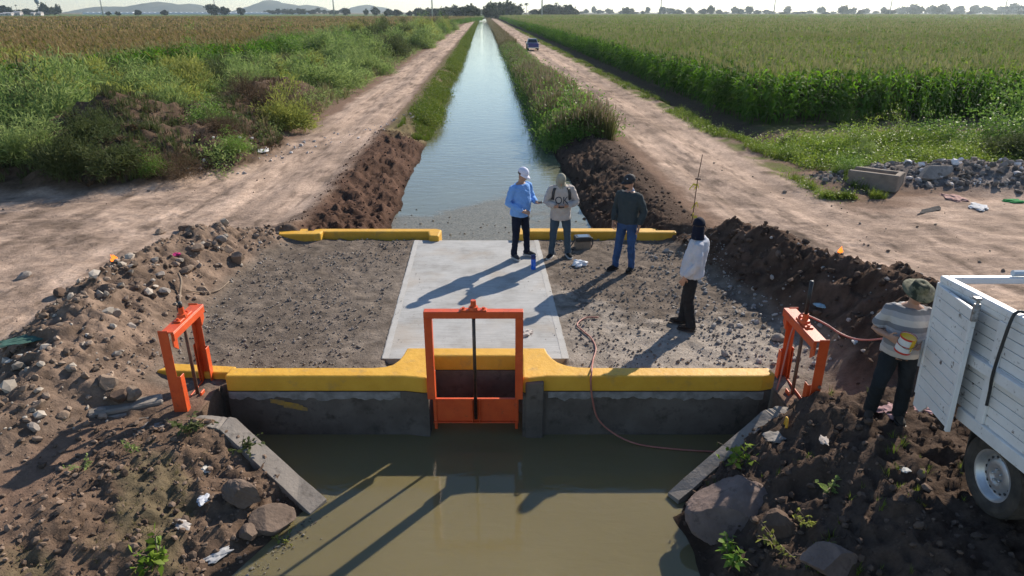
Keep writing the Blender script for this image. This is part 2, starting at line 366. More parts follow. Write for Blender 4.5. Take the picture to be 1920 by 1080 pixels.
def terrain_colour(x, y, z):
    u = canal_u(x, y); n = x.shape+(3,)
    def C(c): return np.broadcast_to(np.array(c), n).copy()
    def mixin(c, col, w): return c*(1-w[..., None])+np.array(col)*w[..., None]
    big = fbm(x*.35, y*.35, 4, 61); mid = fbm(x*1.7, y*1.7, 4, 62); fine = fbm(x*6, y*6, 3, 63)
    streak = .6*fbm(u*2.2, y*.16, 4, 64)+.4*fbm(u*7, y*.3, 2, 65)
    sand = np.array((.43, .315, .24)); soil = np.array((.19, .125, .09)); dark = np.array((.075, .05, .037))
    c = C(soil)
    # fields and verges far off
    c = mixin(c, (.085, .095, .035), sm(.35, .6, mid)*sm(8.6, 10, np.abs(u))*sm(18, 30, y))
    # the two tracks and the open trodden ground
    jl = .5*(big-.5)+.5*(mid-.5)
    wt = sm(-7.5, -7.0, u+jl)*sm(-4.1, -4.6, u+jl)*sm(12, 14, y)
    wt = np.maximum(wt, sm(4.9, 5.5, u+jl)*sm(9.0, 8.3, u+jl)*sm(11, 14, y))
    open_l = sm(-5.6, -6.2, x+jl*1.5)*sm(19.5, 17.5, y-.25*(x+12)+jl*2)*sm(3, 4, y)
    open_r = sm(4.3, 5.0, x+jl)*sm(17.0, 15.5, y+jl*3-.35*(x-9))*sm(6.5, 7.5, y)
    open_l2 = sm(-4.6, -5.4, u)*sm(26, 20, y+.8*(u+7))*sm(14, 15, y)
    wt = np.clip(np.maximum(np.maximum(wt, open_l), np.maximum(open_r, open_l2)), 0, 1)
    s3 = sand*(.60+.80*streak[..., None])*(.9+.2*fine[..., None]); s3 = s3*(1-.45*(sm(.5, .7, big)*sm(.38, .6, mid))[..., None])*(.86+.28*sm(.3, .7, mid)[..., None]); s3 = s3*(1-.4*(sm(.60, .72, fbm(u*5, y*1.1, 4, 66)))[..., None])
    rl, al = np.hypot(x+14, y-23), np.arctan2(y-23, x+14)*8.5; rr_, ar = np.hypot(x-16, y-21), np.arctan2(y-21, x-16)*9.3
    cst = np.where(x < 0, fbm(rl*2.6, al*.2, 4, 18), fbm(rr_*2.6, ar*.2, 4, 19)); op = np.clip(np.maximum(open_l, open_r)*sm(22, 17, y), 0, 1)
    s3 = s3*(1-op[..., None]*(1-(.72+.56*cst))[..., None])*(1-.34*op*sm(.5, .66, fbm(x*.9, y*.9, 4, 20))*sm(.35, .6, fine))[..., None]
    c = c*(1-wt[..., None])+s3*wt[..., None]
    # worn verge on the outer side of the far track
    c = mixin(c, (.12, .135, .04), sm(8.2, 8.8, u+jl)*sm(10.0, 9.4, u+jl)*sm(16, 22, y)*sm(.4, .55, mid))
    c = mixin(c, (.10, .07, .05), sm(9.4, 9.9, u)*sm(11.5, 10.8, u)*sm(18, 24, y))
    # gravel deck
    deck = sm(-5.4, -4.9, x+jl*.6)*sm(4.5, 3.9, x+jl*.6)*sm(7.4, 7.7, y)*sm(14.0, 13.8, y)
    pale = sm(.5, .75, big+.25*(fine-.5))*sm(-4, 3, x)
    g3 = np.array((.155, .125, .10))*(.6+.8*fine[..., None])
    g3 = g3*(1-pale[..., None])+np.array((.33, .285, .24))*(.75+.5*fine[..., None])*pale[..., None]
    c = c*(1-deck[..., None])+g3*deck[..., None]
    # dumped ridges
    def rid(pl, col, k):
        nonlocal c
        r = sm(.02, .14, (mound(x, y) if pl is MOUND_L else ridge(x, y, pl))+.12*(mid-.5)); cc = np.array(col)*(1+k*(fine[..., None]-.5))*(1+.6*(mid[..., None]-.5)); c = c*(1-r[..., None])+cc*r[..., None]
    rid(RUBBLE_L, (.185, .132, .098), 1.1); rid(SOIL_R, (.085, .055, .04), 1.0); rid(MOUND_L, (.10, .068, .047), .9); rid(HEAP_R, (.17, .145, .13), 1.6)
    # canal banks
    up = sm(13.7, 13.9, y); wl = canal_w(y, 0); wr = canal_w(y, 1); gl = sm(26.5, 28.0, y+2*(mid-.5))
    bl = sm(-4.35, -4.0, u+jl*.6)*sm(0, -1, u)*up; br = sm(4.9, 4.4, u+jl*.6)*sm(0, 1, u)*up
    cb = np.array((.088, .052, .037))*(.45+1.1*mid[..., None])*(.7+.6*fine[..., None]); cg = np.array((.15, .12, .065))*(.7+.6*mid[..., None])
    c = c*(1-bl[..., None])+(cb*(1-gl[..., None])+cg*gl[..., None])*bl[..., None]
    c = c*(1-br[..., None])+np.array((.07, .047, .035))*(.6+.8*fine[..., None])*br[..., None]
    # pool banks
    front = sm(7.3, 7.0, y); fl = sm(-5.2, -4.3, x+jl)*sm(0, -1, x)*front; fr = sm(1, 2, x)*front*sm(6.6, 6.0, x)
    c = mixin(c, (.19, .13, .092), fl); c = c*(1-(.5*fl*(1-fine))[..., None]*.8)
    c = mixin(c, (.085, .06, .046), fr)  # bank by the truck: its shade is put into a darker soil colour
    gr = sm(.56, .66, fbm(x*1.1, y*1.1, 4, 77))*fl; c = mixin(c, (.11, .115, .055), gr*.35)
    # damp rim at the water line
    wet = sm(-.5, -.64, z)*(y < 8)+sm(-.33, -.44, z)*(y > 13.5); c = c*(1-.5*np.clip(wet, 0, 1)[..., None])
    return np.clip(c, .01, .8)
RGB = terrain_colour(X, Y, Z)
def ground_material():
    m = bpy.data.materials.new('soil_and_sand'); t = nt(m)
    out = N(t, 'ShaderNodeOutputMaterial'); b = N(t, 'ShaderNodeBsdfPrincipled', Roughness=1.0); b.inputs['Specular IOR Level'].default_value = .04; L(t, b, 0, out, 0)
    at = N(t, 'ShaderNodeAttribute', attribute_name='soil'); g = N(t, 'ShaderNodeNewGeometry')
    n1 = N(t, 'ShaderNodeTexNoise', Scale=9, Detail=8, Roughness=.7); L(t, g, 'Position', n1, 'Vector')
    v = ramp(t, (n1, 0), [(.25, .62), (.5, 1.0), (.75, 1.3)]); c = mixc(t, 1.0, (at, 0), v, 'MULTIPLY')
    n3 = N(t, 'ShaderNodeTexVoronoi', Scale=16); L(t, g, 'Position', n3, 'Vector')
    v3 = ramp(t, (n3, 0), [(.0, .8), (.35, 1.05)]); c = mixc(t, .6, c, v3, 'MULTIPLY')
    t.links.new(c[0].outputs[2], b.inputs['Base Color'])
    n2 = N(t, 'ShaderNodeTexNoise', Scale=14, Detail=8, Roughness=.72); L(t, g, 'Position', n2, 'Vector')
    bp = N(t, 'ShaderNodeBump', Strength=.9, Distance=.035); L(t, n2, 0, bp, 'Height'); L(t, bp, 0, b, 'Normal')
    return m
GM = ground_material()
VX = np.stack([X, Y, Z], -1)
# normals of the whole sheet so that the cut pieces meet without a seam
du = np.zeros_like(VX); dv = np.zeros_like(VX)
du[:, 1:-1] = VX[:, 2:]-VX[:, :-2]; du[:, 0] = VX[:, 1]-VX[:, 0]; du[:, -1] = VX[:, -1]-VX[:, -2]
dv[1:-1] = VX[2:]-VX[:-2]; dv[0] = VX[1]-VX[0]; dv[-1] = VX[-1]-VX[-2]
NRM = np.cross(du, dv); NRM /= np.linalg.norm(NRM, axis=-1, keepdims=True)
fx = .25*(X[:-1, :-1]+X[1:, :-1]+X[:-1, 1:]+X[1:, 1:]); fy = .25*(Y[:-1, :-1]+Y[1:, :-1]+Y[:-1, 1:]+Y[1:, 1:]); fu = canal_u(fx, fy)
jit = .5*(fbm(fx*.8, fy*.8, 3, 90)-.5)
zone = np.zeros(fx.shape, int)                                                    # 0 field ground
zone[(fu+jit > -7.3) & (fu+jit < -4.3) & (fy > 14)] = 1
zone[(fx < -5.2) & (fy-.25*(fx+12)+jit*3 < 19) & (fu+jit < -4.3) & (fx > -40)] = 1
zone[((fu+jit > 5.1) & (fu+jit < 8.7) & (fy > 13)) | ((fx > 4.6) & (fy+jit*3-.35*(fx-9) < 16.5) & (fy > 7) & (fx < 60))] = 2
zone[(fx > -5.2) & (fx < 4.3) & (fy > 7.0) & (fy < 13.8)] = 3
zone[(ridge(fx, fy, RUBBLE_L)+.1*jit > .06)] = 4
zone[(ridge(fx, fy, SOIL_R)+.1*jit > .06)] = 5
zone[(mound(fx, fy)+.2*jit > .12)] = 6
zone[(fy >= 13.8) & (fu > -4.35) & (fu < 0)] = 7
zone[(fy >= 13.8) & (fu >= 0) & (fu < 4.7)] = 8
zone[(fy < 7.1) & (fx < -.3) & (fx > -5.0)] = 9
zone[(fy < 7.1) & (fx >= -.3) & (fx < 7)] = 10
names = {0: 'ground', 1: 'dirt_road', 2: 'dirt_road', 3: 'gravel_crossing', 4: 'rubble_bank', 5: 'soil_bank', 6: 'earth_mound', 7: 'canal_bank', 8: 'canal_bank', 9: 'pool_bank', 10: 'pool_bank'}
labs = {0: 'flat brown farm ground under the fields and verges', 1: 'sandy dirt road with wheel ruts beside the weedy thicket', 2: 'sandy dirt road with wheel ruts beside the tall maize',
        3: 'rough grey gravel filling on both sides of the concrete slab', 4: 'long pale heap of rubble and dirt behind the rusty rod gate', 5: 'dark ridge of dug soil behind the standing man in the hood',
        6: 'overgrown mound of dug earth and dead brush beside the dirt road', 7: 'canal bank of dug brown soil turning to bright green grass', 8: 'shaded canal bank carrying tall reeds',
        9: 'sunlit bank of broken clods sloping to the pool', 10: 'shaded bank with boulders sloping to the pool under the truck'}
idx = np.arange(nx*ny).reshape(ny, nx)
quads = np.stack([idx[:-1, :-1], idx[:-1, 1:], idx[1:, 1:], idx[1:, :-1]], -1)
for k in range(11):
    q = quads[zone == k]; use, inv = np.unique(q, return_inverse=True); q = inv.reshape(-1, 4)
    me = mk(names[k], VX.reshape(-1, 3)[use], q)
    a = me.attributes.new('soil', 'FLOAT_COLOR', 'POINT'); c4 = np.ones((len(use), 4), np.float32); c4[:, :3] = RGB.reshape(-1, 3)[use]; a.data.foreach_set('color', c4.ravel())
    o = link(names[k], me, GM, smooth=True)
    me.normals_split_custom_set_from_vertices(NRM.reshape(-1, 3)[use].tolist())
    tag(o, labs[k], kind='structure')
def gz(x, y): return float(H(np.array([x]), np.array([y]))[0])
def PG(px, py, lift=0.0):
    """point of the terrain that a photo pixel looks at"""
    z = 0.0
    for _ in range(12):
        p = P(px, py, z); z = .5*z+.5*gz(p[0], p[1])
    p = P(px, py, z); return (p[0], p[1], gz(p[0], p[1])+lift)
# ================================================================ water
def water_material(name, c1, c2, scale, dist, scum=False):
    m = bpy.data.materials.new(name); t = nt(m)
    out = N(t, 'ShaderNodeOutputMaterial'); b = N(t, 'ShaderNodeBsdfPrincipled', Roughness=.04); b.inputs['IOR'].default_value = 1.333; L(t, b, 0, out, 0)
    g = N(t, 'ShaderNodeNewGeometry'); n1 = N(t, 'ShaderNodeTexNoise', Scale=.35, Detail=3); L(t, g, 'Position', n1, 'Vector')
    col = ramp(t, (n1, 0), [(.3, c1), (.7, c2)])
    b.inputs['Subsurface Weight'].default_value = 0.0 if scum else 1.0; b.inputs['Subsurface Radius'].default_value = (.32, .26, .12); b.inputs['Subsurface Scale'].default_value = .3
    mp = N(t, 'ShaderNodeMapping'); mp.inputs['Scale'].default_value = (1.0, 2.2, 1.0); L(t, g, 'Position', mp, 'Vector')
    n2 = N(t, 'ShaderNodeTexNoise', Scale=scale, Detail=4, Roughness=.55, Distortion=.4); L(t, mp, 0, n2, 'Vector')
    bp = N(t, 'ShaderNodeBump', Strength=1.0, Distance=dist); L(t, n2, 0, bp, 'Height'); L(t, bp, 0, b, 'Normal')
    if scum:                                                                        # a mat of floating scum lies against the crossing
        at = N(t, 'ShaderNodeAttribute', attribute_name='scum')
        n3 = N(t, 'ShaderNodeTexNoise', Scale=1.7, Detail=9, Roughness=.74); L(t, g, 'Position', n3, 'Vector')
        ad = N(t, 'ShaderNodeMath', operation='ADD'); L(t, at, 'Fac', ad, 0); L(t, n3, 0, ad, 1)
        f = ramp(t, (ad, 0), [(.74, 0), (1.04, 1)])
        n4 = N(t, 'ShaderNodeTexNoise', Scale=26, Detail=5, Roughness=.7); L(t, g, 'Position', n4, 'Vector')
        sc = ramp(t, (n4, 0), [(.34, (.06, .055, .035)), (.52, (.155, .14, .10)), (.7, (.30, .27, .21))])
        col = mixc(t, f, col, sc); t.links.new(f[0].outputs[0], t.nodes.new('ShaderNodeMapRange').inputs[0])
        mr = t.nodes[-1]; mr.inputs[3].default_value = .05; mr.inputs[4].default_value = .38; L(t, mr, 0, b, 'Roughness')
    t.links.new(col[0].outputs[col[1]], b.inputs['Base Color'])
    return m
WM = water_material('murky_pool_water', (.158, .132, .066), (.195, .163, .085), 2.2, .004)
wx = np.array([-6.5, 5.5]); wy = np.array([1.3, 8.25])
me = mk('pool_water', [(-6.5, 1.3, -.67), (4.4, 1.3, -.67), (4.4, 8.25, -.67), (-6.5, 8.25, -.67)], np.array([[0, 1, 2, 3]]))
tag(link('pool_water', me, WM), 'still murky olive water pooled below the gates', kind='structure')
CM = water_material('canal_water_surface', (.125, .13, .09), (.15, .155, .105), 1.7, .011, True)
cy = np.concatenate([np.arange(13.6, 32, .25), 32*1.03**np.arange(0, 118)]); cu = np.linspace(-3.6, 3.6, 30)
CU, CY = np.meshgrid(cu, cy); CX = CU+.2-.04*CY; ii = np.arange(CU.size).reshape(CU.shape)
me = mk('canal_water', np.stack([CX, CY, np.full_like(CX, -.45)], -1).reshape(-1, 3), np.stack([ii[:-1, :-1], ii[:-1, 1:], ii[1:, 1:], ii[1:, :-1]], -1).reshape(-1, 4))
edge = 17.6+1.6*np.sin((CU+1.2)*.8)+1.3*(fbm(CX*.6, CY*.6, 3, 70)-.5)*2
sc_ = sm(edge+1.6, edge-1.0, CY)*(.35+.45*sm(2.2, -1.5, CU))+.10*sm(13, 14, CY)*0
a = me.attributes.new('scum', 'FLOAT', 'POINT'); a.data.foreach_set('value', sc_.ravel().astype(np.float32))
tag(link('canal_water', me, CM), 'straight canal of pale blue water running to the horizon', kind='structure')
# ================================================================ concrete works
def concrete(name, c1, c2, smudge=False):
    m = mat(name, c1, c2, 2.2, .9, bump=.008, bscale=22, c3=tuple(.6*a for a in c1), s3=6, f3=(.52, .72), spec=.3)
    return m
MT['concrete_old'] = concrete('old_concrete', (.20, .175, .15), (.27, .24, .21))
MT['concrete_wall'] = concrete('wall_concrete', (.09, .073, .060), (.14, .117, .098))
MT['mortar'] = mat('pale_mortar', (.26, .245, .235), (.15, .14, .13), 9, .9, bump=.004, bscale=30)
def slab_material():
    m = bpy.data.materials.new('broomed_concrete'); t = nt(m)
    out = N(t, 'ShaderNodeOutputMaterial'); b = N(t, 'ShaderNodeBsdfPrincipled', Roughness=.9); b.inputs['Specular IOR Level'].default_value = .25; L(t, b, 0, out, 0)
    tc = N(t, 'ShaderNodeTexCoord'); mp = N(t, 'ShaderNodeMapping'); mp.inputs['Scale'].default_value = (.8, 26, 1); L(t, tc, 'Object', mp, 'Vector')
    n1 = N(t, 'ShaderNodeTexNoise', Scale=2.5, Detail=5, Roughness=.6); L(t, mp, 0, n1, 'Vector')
    n2 = N(t, 'ShaderNodeTexNoise', Scale=1.3, Detail=7, Roughness=.65); L(t, tc, 'Object', n2, 'Vector')
    a = ramp(t, (n2, 0), [(.3, (.28, .27, .25)), (.5, (.40, .395, .38)), (.7, (.48, .475, .46))]); s = ramp(t, (n1, 0), [(.3, .74), (.6, 1.06)]); c = mixc(t, 1.0, a, s, 'MULTIPLY')
    n3 = N(t, 'ShaderNodeTexNoise', Scale=28, Detail=4); L(t, tc, 'Object', n3, 'Vector'); f = ramp(t, (n3, 0), [(.66, 0), (.74, .7)]); c = mixc(t, f, c, (.16, .14, .12))
    n4 = N(t, 'ShaderNodeTexNoise', Scale=.9, Detail=5); L(t, tc, 'Object', n4, 'Vector'); f = ramp(t, (n4, 0), [(.5, 0), (.7, .65)]); c = mixc(t, f, c, (.36, .29, .215))
    t.links.new(c[0].outputs[2], b.inputs['Base Color'])
    bp = N(t, 'ShaderNodeBump', Strength=.6, Distance=.006); L(t, n1, 0, bp, 'Height'); L(t, bp, 0, b, 'Normal'); return m
MT['slab'] = slab_material()
def poly_from(pts): return [tuple(p) for p in pts]
# the deck slab over the culvert: finely divided so that its edge can be a little ragged
def slab():
    o = empty('concrete_slab', (-.65, 8.5, 0), 0, 'pale broom finished concrete slab across the gravel between the curbs', 'concrete slab')
    b = MB(); n = 60
    fl, fr, nl, nr = (-2.05, 13.62), (.56, 13.62), (-1.80, 8.36), (.79, 8.36)
    L0 = [(nl[0]+(fl[0]-nl[0])*i/n+.010*(random.random()-.5), nl[1]+(fl[1]-nl[1])*i/n) for i in range(n+1)]
    R0 = [(nr[0]+(fr[0]-nr[0])*i/n+.010*(random.random()-.5), nr[1]+(fr[1]-nr[1])*i/n) for i in range(n+1)]
    poly = R0+L0[::-1]; poly = [(x+.65, y-8.5) for x, y in poly]
    b.prism(poly, -.22, .016); s = b.build('deck', MT['slab'], o, bevel=.006)
    e = MB()
    for pl, sx in ((L0, .10), (R0, -.10)):                                          # trowelled smooth strip along each edge
        V = []; F = []
        for i, (x, y) in enumerate(pl): V += [(x+.65+sx*.15, y-8.5, .019), (x+.65+sx, y-8.5, .019)]
        F = [(2*i, 2*i+1, 2*i+3, 2*i+2) for i in range(len(pl)-1)]; e.add(V, F)
    e.build('edge_strip', mat('trowelled_edge', (.38, .365, .335), (.45, .435, .41), 3, .9, bump=.004, bscale=20), o)
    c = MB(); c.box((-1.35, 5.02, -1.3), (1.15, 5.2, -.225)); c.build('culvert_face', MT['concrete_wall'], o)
slab()
U_POLY = [(-3.62, 7.55), (-1.36, 7.55), (-1.13, 7.505), (-1.06, 7.505), (-1.06, 8.10), (.135, 8.10), (.135, 7.505), (.21, 7.505), (.42, 7.55), (3.16, 7.55), (3.34, 7.60), (3.30, 7.77),
          (1.02, 7.775), (.84, 7.79), (.70, 7.84), (.60, 7.92), (.53, 8.03), (.48, 8.17), (.45, 8.33), (-1.43, 8.33), (-1.455, 8.12), (-1.49, 7.97), (-1.55, 7.86), (-1.64, 7.80), (-1.78, 7.775), (-3.62, 7.77)]
def headwall():
    o = empty('headwall', (-.4, 7.6, 0), 0, 'concrete headwall with thick yellow painted top around the middle sluice gate', 'headwall')
    P_ = [(x+.4, y-7.6) for x, y in U_POLY]
    b = MB(); b.prism(P_, -.025, .2); cu = b.build('curb', MT['yellow'], o, bevel=.022)
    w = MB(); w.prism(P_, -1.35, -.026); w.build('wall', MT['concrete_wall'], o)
    # pale mortar line under the paint with a broken lower edge
    for x0, x1 in ((-3.6, -1.42), (.46, 3.2)):
        k = 90; V = []; F = []
        for i in range(k+1):
            x = x0+(x1-x0)*i/k; lo = -.085-.05*vn(np.array([x*9]), np.array([3.]), 4)[0]-.03*vn(np.array([x*25]), np.array([1.]), 6)[0]
            for y, z in ((7.55, -.028), (7.54, -.028), (7.54, lo), (7.55, lo-.006)): V.append((x+.4, y-7.6, z))
        for i in range(k):
            a = 4*i
            for j in range(4): F.append((a+j, a+(j+1) % 4, a+4+(j+1) % 4, a+4+j))
        m = MB(); m.add(V, F); m.build('mortar_band', MT['mortar'], o)
    p = MB(); p.box((.57, -.125, -1.3), (.80, -.052, .14), c=.012); p.build('pier', MT['concrete_wall'], o)
    # brushed patch of stray paint
    q = MB(); rr = random.Random(3)
    for i in range(16):
        x = -3.02+.36*i/16+rr.uniform(-.03, .03); z = -.17-.10*i/16+rr.uniform(-.02, .02); a = rr.uniform(.04, .08)
        q.add([(x+.4-a, -.0525-.0004*i, z-.02), (x+.4+a, -.0525-.0004*i, z-.04), (x+.4+a, -.0525-.0004*i, z+.012), (x+.4-a, -.0525-.0004*i, z+.035)], [(0, 1, 2, 3)])
    q.build('paint_patch', mat('thin_yellow_paint', (.42, .24, .03), (.22, .15, .07), 14, .8), o)
    c = MB(); c.prism([(-4.25, .26), (-3.24, .19), (-3.24, .37), (-4.1, .46)], -.3, .11); c.build('curb_end', MT['yellow'], o, bevel=.02)
headwall()
def curbs():
    a = empty('curb', (-3.2, 13.8, 0), 0, 'far yellow curb with the thick stub end next to the cut soil bank', 'curb')
    b = MB(); b.prism([(x+3.2, y-13.8) for x, y in ((-4.98, 13.82), (-1.78, 13.84), (-1.72, 13.55), (-1.52, 13.53), (-1.5, 13.98), (-1.62, 14.06), (-4.98, 14.06))], -.9, .14); b.build('curb_beam', MT['yellow'], a, bevel=.03)
    b = MB(); b.prism([(x+3.2, y-13.8) for x, y in ((-4.99, 13.56), (-4.12, 13.56), (-4.0, 13.64), (-3.98, 13.815), (-4.99, 13.815))], -.2, .17); b.build('curb_stub', MT['yellow'], a, bevel=.03)
    c = empty('curb', (1.8, 13.8, 0), 0, 'far yellow curb running behind the feet of the three men', 'curb')
    b = MB(); b.prism([(x-1.8, y-13.8) for x, y in ((.05, 13.62), (.26, 13.58), (.34, 13.8), (3.42, 13.82), (3.45, 14.06), (.12, 14.06), (.03, 13.98))], -.9, .15); b.build('curb_beam', MT['yellow'], c, bevel=.03)
    b = MB(); b.prism([(x-1.8, y-13.8) for x, y in ((2.30, 13.66), (3.44, 13.66), (3.46, 13.815), (2.34, 13.815))], -.2, .18); b.build('curb_stub', MT['yellow'], c, bevel=.03)
curbs()
def wing(loc, path, label, w=.17):
    """retaining wall along (x, y, top) points, the top falling to the water"""
    o = empty('wing_wall', loc, 0, label, 'retaining wall'); b = MB(); n = len(path)
    pts = [Vector((p[0], p[1], 0)) for p in path]; V = []; F = []
    for i in range(n):
        d = (pts[min(i+1, n-1)]-pts[max(i-1, 0)]).normalized(); s = Vector((-d.y, d.x, 0))*w/2; r = random.uniform(-.012, .012)
        for q, z in ((pts[i]+s, path[i][2]+r), (pts[i]-s, path[i][2]-r), (pts[i]-s, -1.3), (pts[i]+s, -1.3)): V.append((q.x-loc[0], q.y-loc[1], z-loc[2]))
    for i in range(n-1):
        for j in range(4): F.append((4*i+j, 4*i+(j+1) % 4, 4*i+4+(j+1) % 4, 4*i+4+j))
    F += [(0, 1, 2, 3), (4*n-1, 4*n-2, 4*n-3, 4*n-4)]
    b.add(V, F); b.build('wall', MT['concrete_old'], o, bevel=.015)
    return o
def lerp_path(ps, k=7):
    out = []
    for a, b in zip(ps[:-1], ps[1:]):
        for i in range(k): out.append(tuple(a[j]+(b[j]-a[j])*i/k for j in range(3)))
    return out+[ps[-1]]
wing((-3.2, 6.7, 0), lerp_path([(-4.45, 6.86, -.04), (-3.62, 6.90, -.03), (-3.35, 6.86, -.05), (-2.15, 6.12, -.64)]), 'sloping concrete wing wall below the rusty rod gate, on the sunlit clod bank', .25)
wing((2.6, 6.8, 0), lerp_path([(4.0, 7.02, .02), (3.22, 7.04, .02), (3.05, 7.0, -.02), (1.82, 6.26, -.62)]), 'shaded concrete wing wall sloping into the pool above the big boulders')
b = MB(); b.box((-.55, -.13, -.3), (.55, .13, .09), c=.02); b.box((-.30, -.10, .09), (.5, .11, .16), c=.02)
o = b.build('broken_sill', MT['concrete_old']); o.location = (-4.75, 7.05, -.08); o.rotation_euler = (0, .05, .5)
tag(o, 'broken grey concrete sill leaning behind the rusty rod gate', 'concrete block')
# ================================================================ sluice gates
def sluice(loc, rz, w, top, low, label, style, rod_up):
    """frame across local x, facing local -y; z measured from the deck"""
    o = empty('sluice_gate', loc, rz, label, 'sluice gate', 'orange sluice gates around the pool'); h = w/2
    pw = .085 if style else .095
    for s in (-1, 1):
        b = MB(); x = s*(h-pw/2)
        if style:                                                                   # angle iron: a web and a flange, wider guide below
            b.box((x-pw/2, -.012, low), (x+pw/2, .0, top), c=.003); b.box((x+s*pw/2-.006, -.085, low), (x+s*pw/2+.006, .03, top+.03), c=.003)
            b.box((x-s*.01-pw/2, .012, low), (x-s*.01+pw/2, .024, top-.5), c=.003)
            b.box((x-pw*.6, -.13, low), (x+pw*.5, -.118, top-.56), c=.003); b.box((x+s*pw*.5-.010, -.118, low), (x+s*pw*.5-.001, -.086, top-.56), c=.003)
        else:
            b.box((x-pw/2, -.05, low), (x+pw/2, .05, top-.09), c=.005); b.box((x-s*.03-.018, .052, -.55), (x-s*.03+.018, .09, .30), c=.003)
        b.build('post', MT['orange'], o)
        if style:
            g = MB(); yy = -.135; g.add([(x-pw/2*1.2, yy, top), (x+pw/2*1.2, yy, top), (x+pw/2*1.2, yy, top-.17), (x-s*0-pw/2*.9, yy, top-.24)] if s > 0 else
                                        [(x-pw/2*1.2, yy, top), (x+pw/2*1.2, yy, top), (x+pw/2*.9, yy, top-.24), (x-pw/2*1.2, yy, top-.17)], [(0, 1, 2, 3)])
            V = g.V; g.add([(a, c+.016, d) for a, c, d in V], [(3, 2, 1, 0)]); g.F += [(i, (i+1) % 4, 4+(i+1) % 4, 4+i) for i in range(4)]; g.M += [0]*4; g.n = 8
            g.build('bracket', MT['orange'], o)
    b = MB()
    if style: b.box((-h-.01, -.155, top+.001), (h+.01, .0, top+.018), c=.004); b.box((-h-.01, -.155, top-.09), (h+.01, -.137, top), c=.004); b.box((-h, -.018, top-.07), (h, -.002, top), c=.003)
    else: b.box((-h, -.055, top-.088), (h, .055, top), c=.006)
    b.build('crossbar', MT['orange'], o)
    cy = -.078 if style else 0
    hb = MB(); zt = top+(.02 if style else .001)
    hb.box((-.16, cy-.045, zt), (.16, cy+.045, zt+.016), c=.004); hb.tube([(0, cy, zt+.016), (0, cy, zt+.05), (0, cy, zt+.052), (0, cy, zt+.13)], [.062, .055, .036, .032], 12)
    for s in (-1, 1): hb.tube([(s*.12, cy, zt+.016), (s*.12, cy, zt+.04)], .018, 6)
    hb.build('lift_nut', MT['orange'], o, smooth=False)
    r = MB(); zr = -.30 if style else -.36
    r.tube([(0, cy, zr), (0, cy, zt+.12)], .0215, 10); r.build('screw_rod', MT['rust'] if style else MT['steel'], o, smooth=True)
    if rod_up: r = MB(); r.tube([(0, cy, zt+.125), (0, cy, zt+.13+rod_up)], .023, 10); r.build('rod_tip', MT['black'], o, smooth=True)
    gp = MB()
    if style:
        gp.box((-h+.06, -.128, low-.1), (h-.06, -.112, -.05), c=.003); gp.box((-h+.06, -.112, -.068), (h-.06, -.03, -.052), c=.003)
        gp.box((-.05, -.15, -.26), (.05, -.13, .05), c=.004); gp.box((-h+.07, -.02, low), (h-.07, -.005, .02), c=.003)
    else:
        gp.box((-h+.05, .07, -.45), (h-.05, .085, -.10), c=.003); gp.box((-h+.05, .03, -.105), (h-.05, .07, -.09), c=.003); gp.box((-h+.05, .03, -.45), (h-.05, .07, -.435), c=.003)
        for s in (-.045, .045): gp.box((s-.006, .015, -.44), (s+.006, .07, -.10), c=.002)
    gp.build('gate_plate', MT['orange'], o)
    return o
sluice((-.46, 7.445, 0), 0, 1.19, 1.15, -.05, 'orange sluice gate set in the middle of the yellow headwall, rod hanging down', 0, 0)
sluice((-4.02, 7.44, 0), R(90), .80, 1.04, -.45, 'orange sluice gate with a rusty rod beside the pale rubble heap', 1, .07)
sluice((3.60, 7.46, 0), R(-90), .93, .95, -.45, 'orange sluice gate with a tall rod standing next to the white truck', 1, .42)
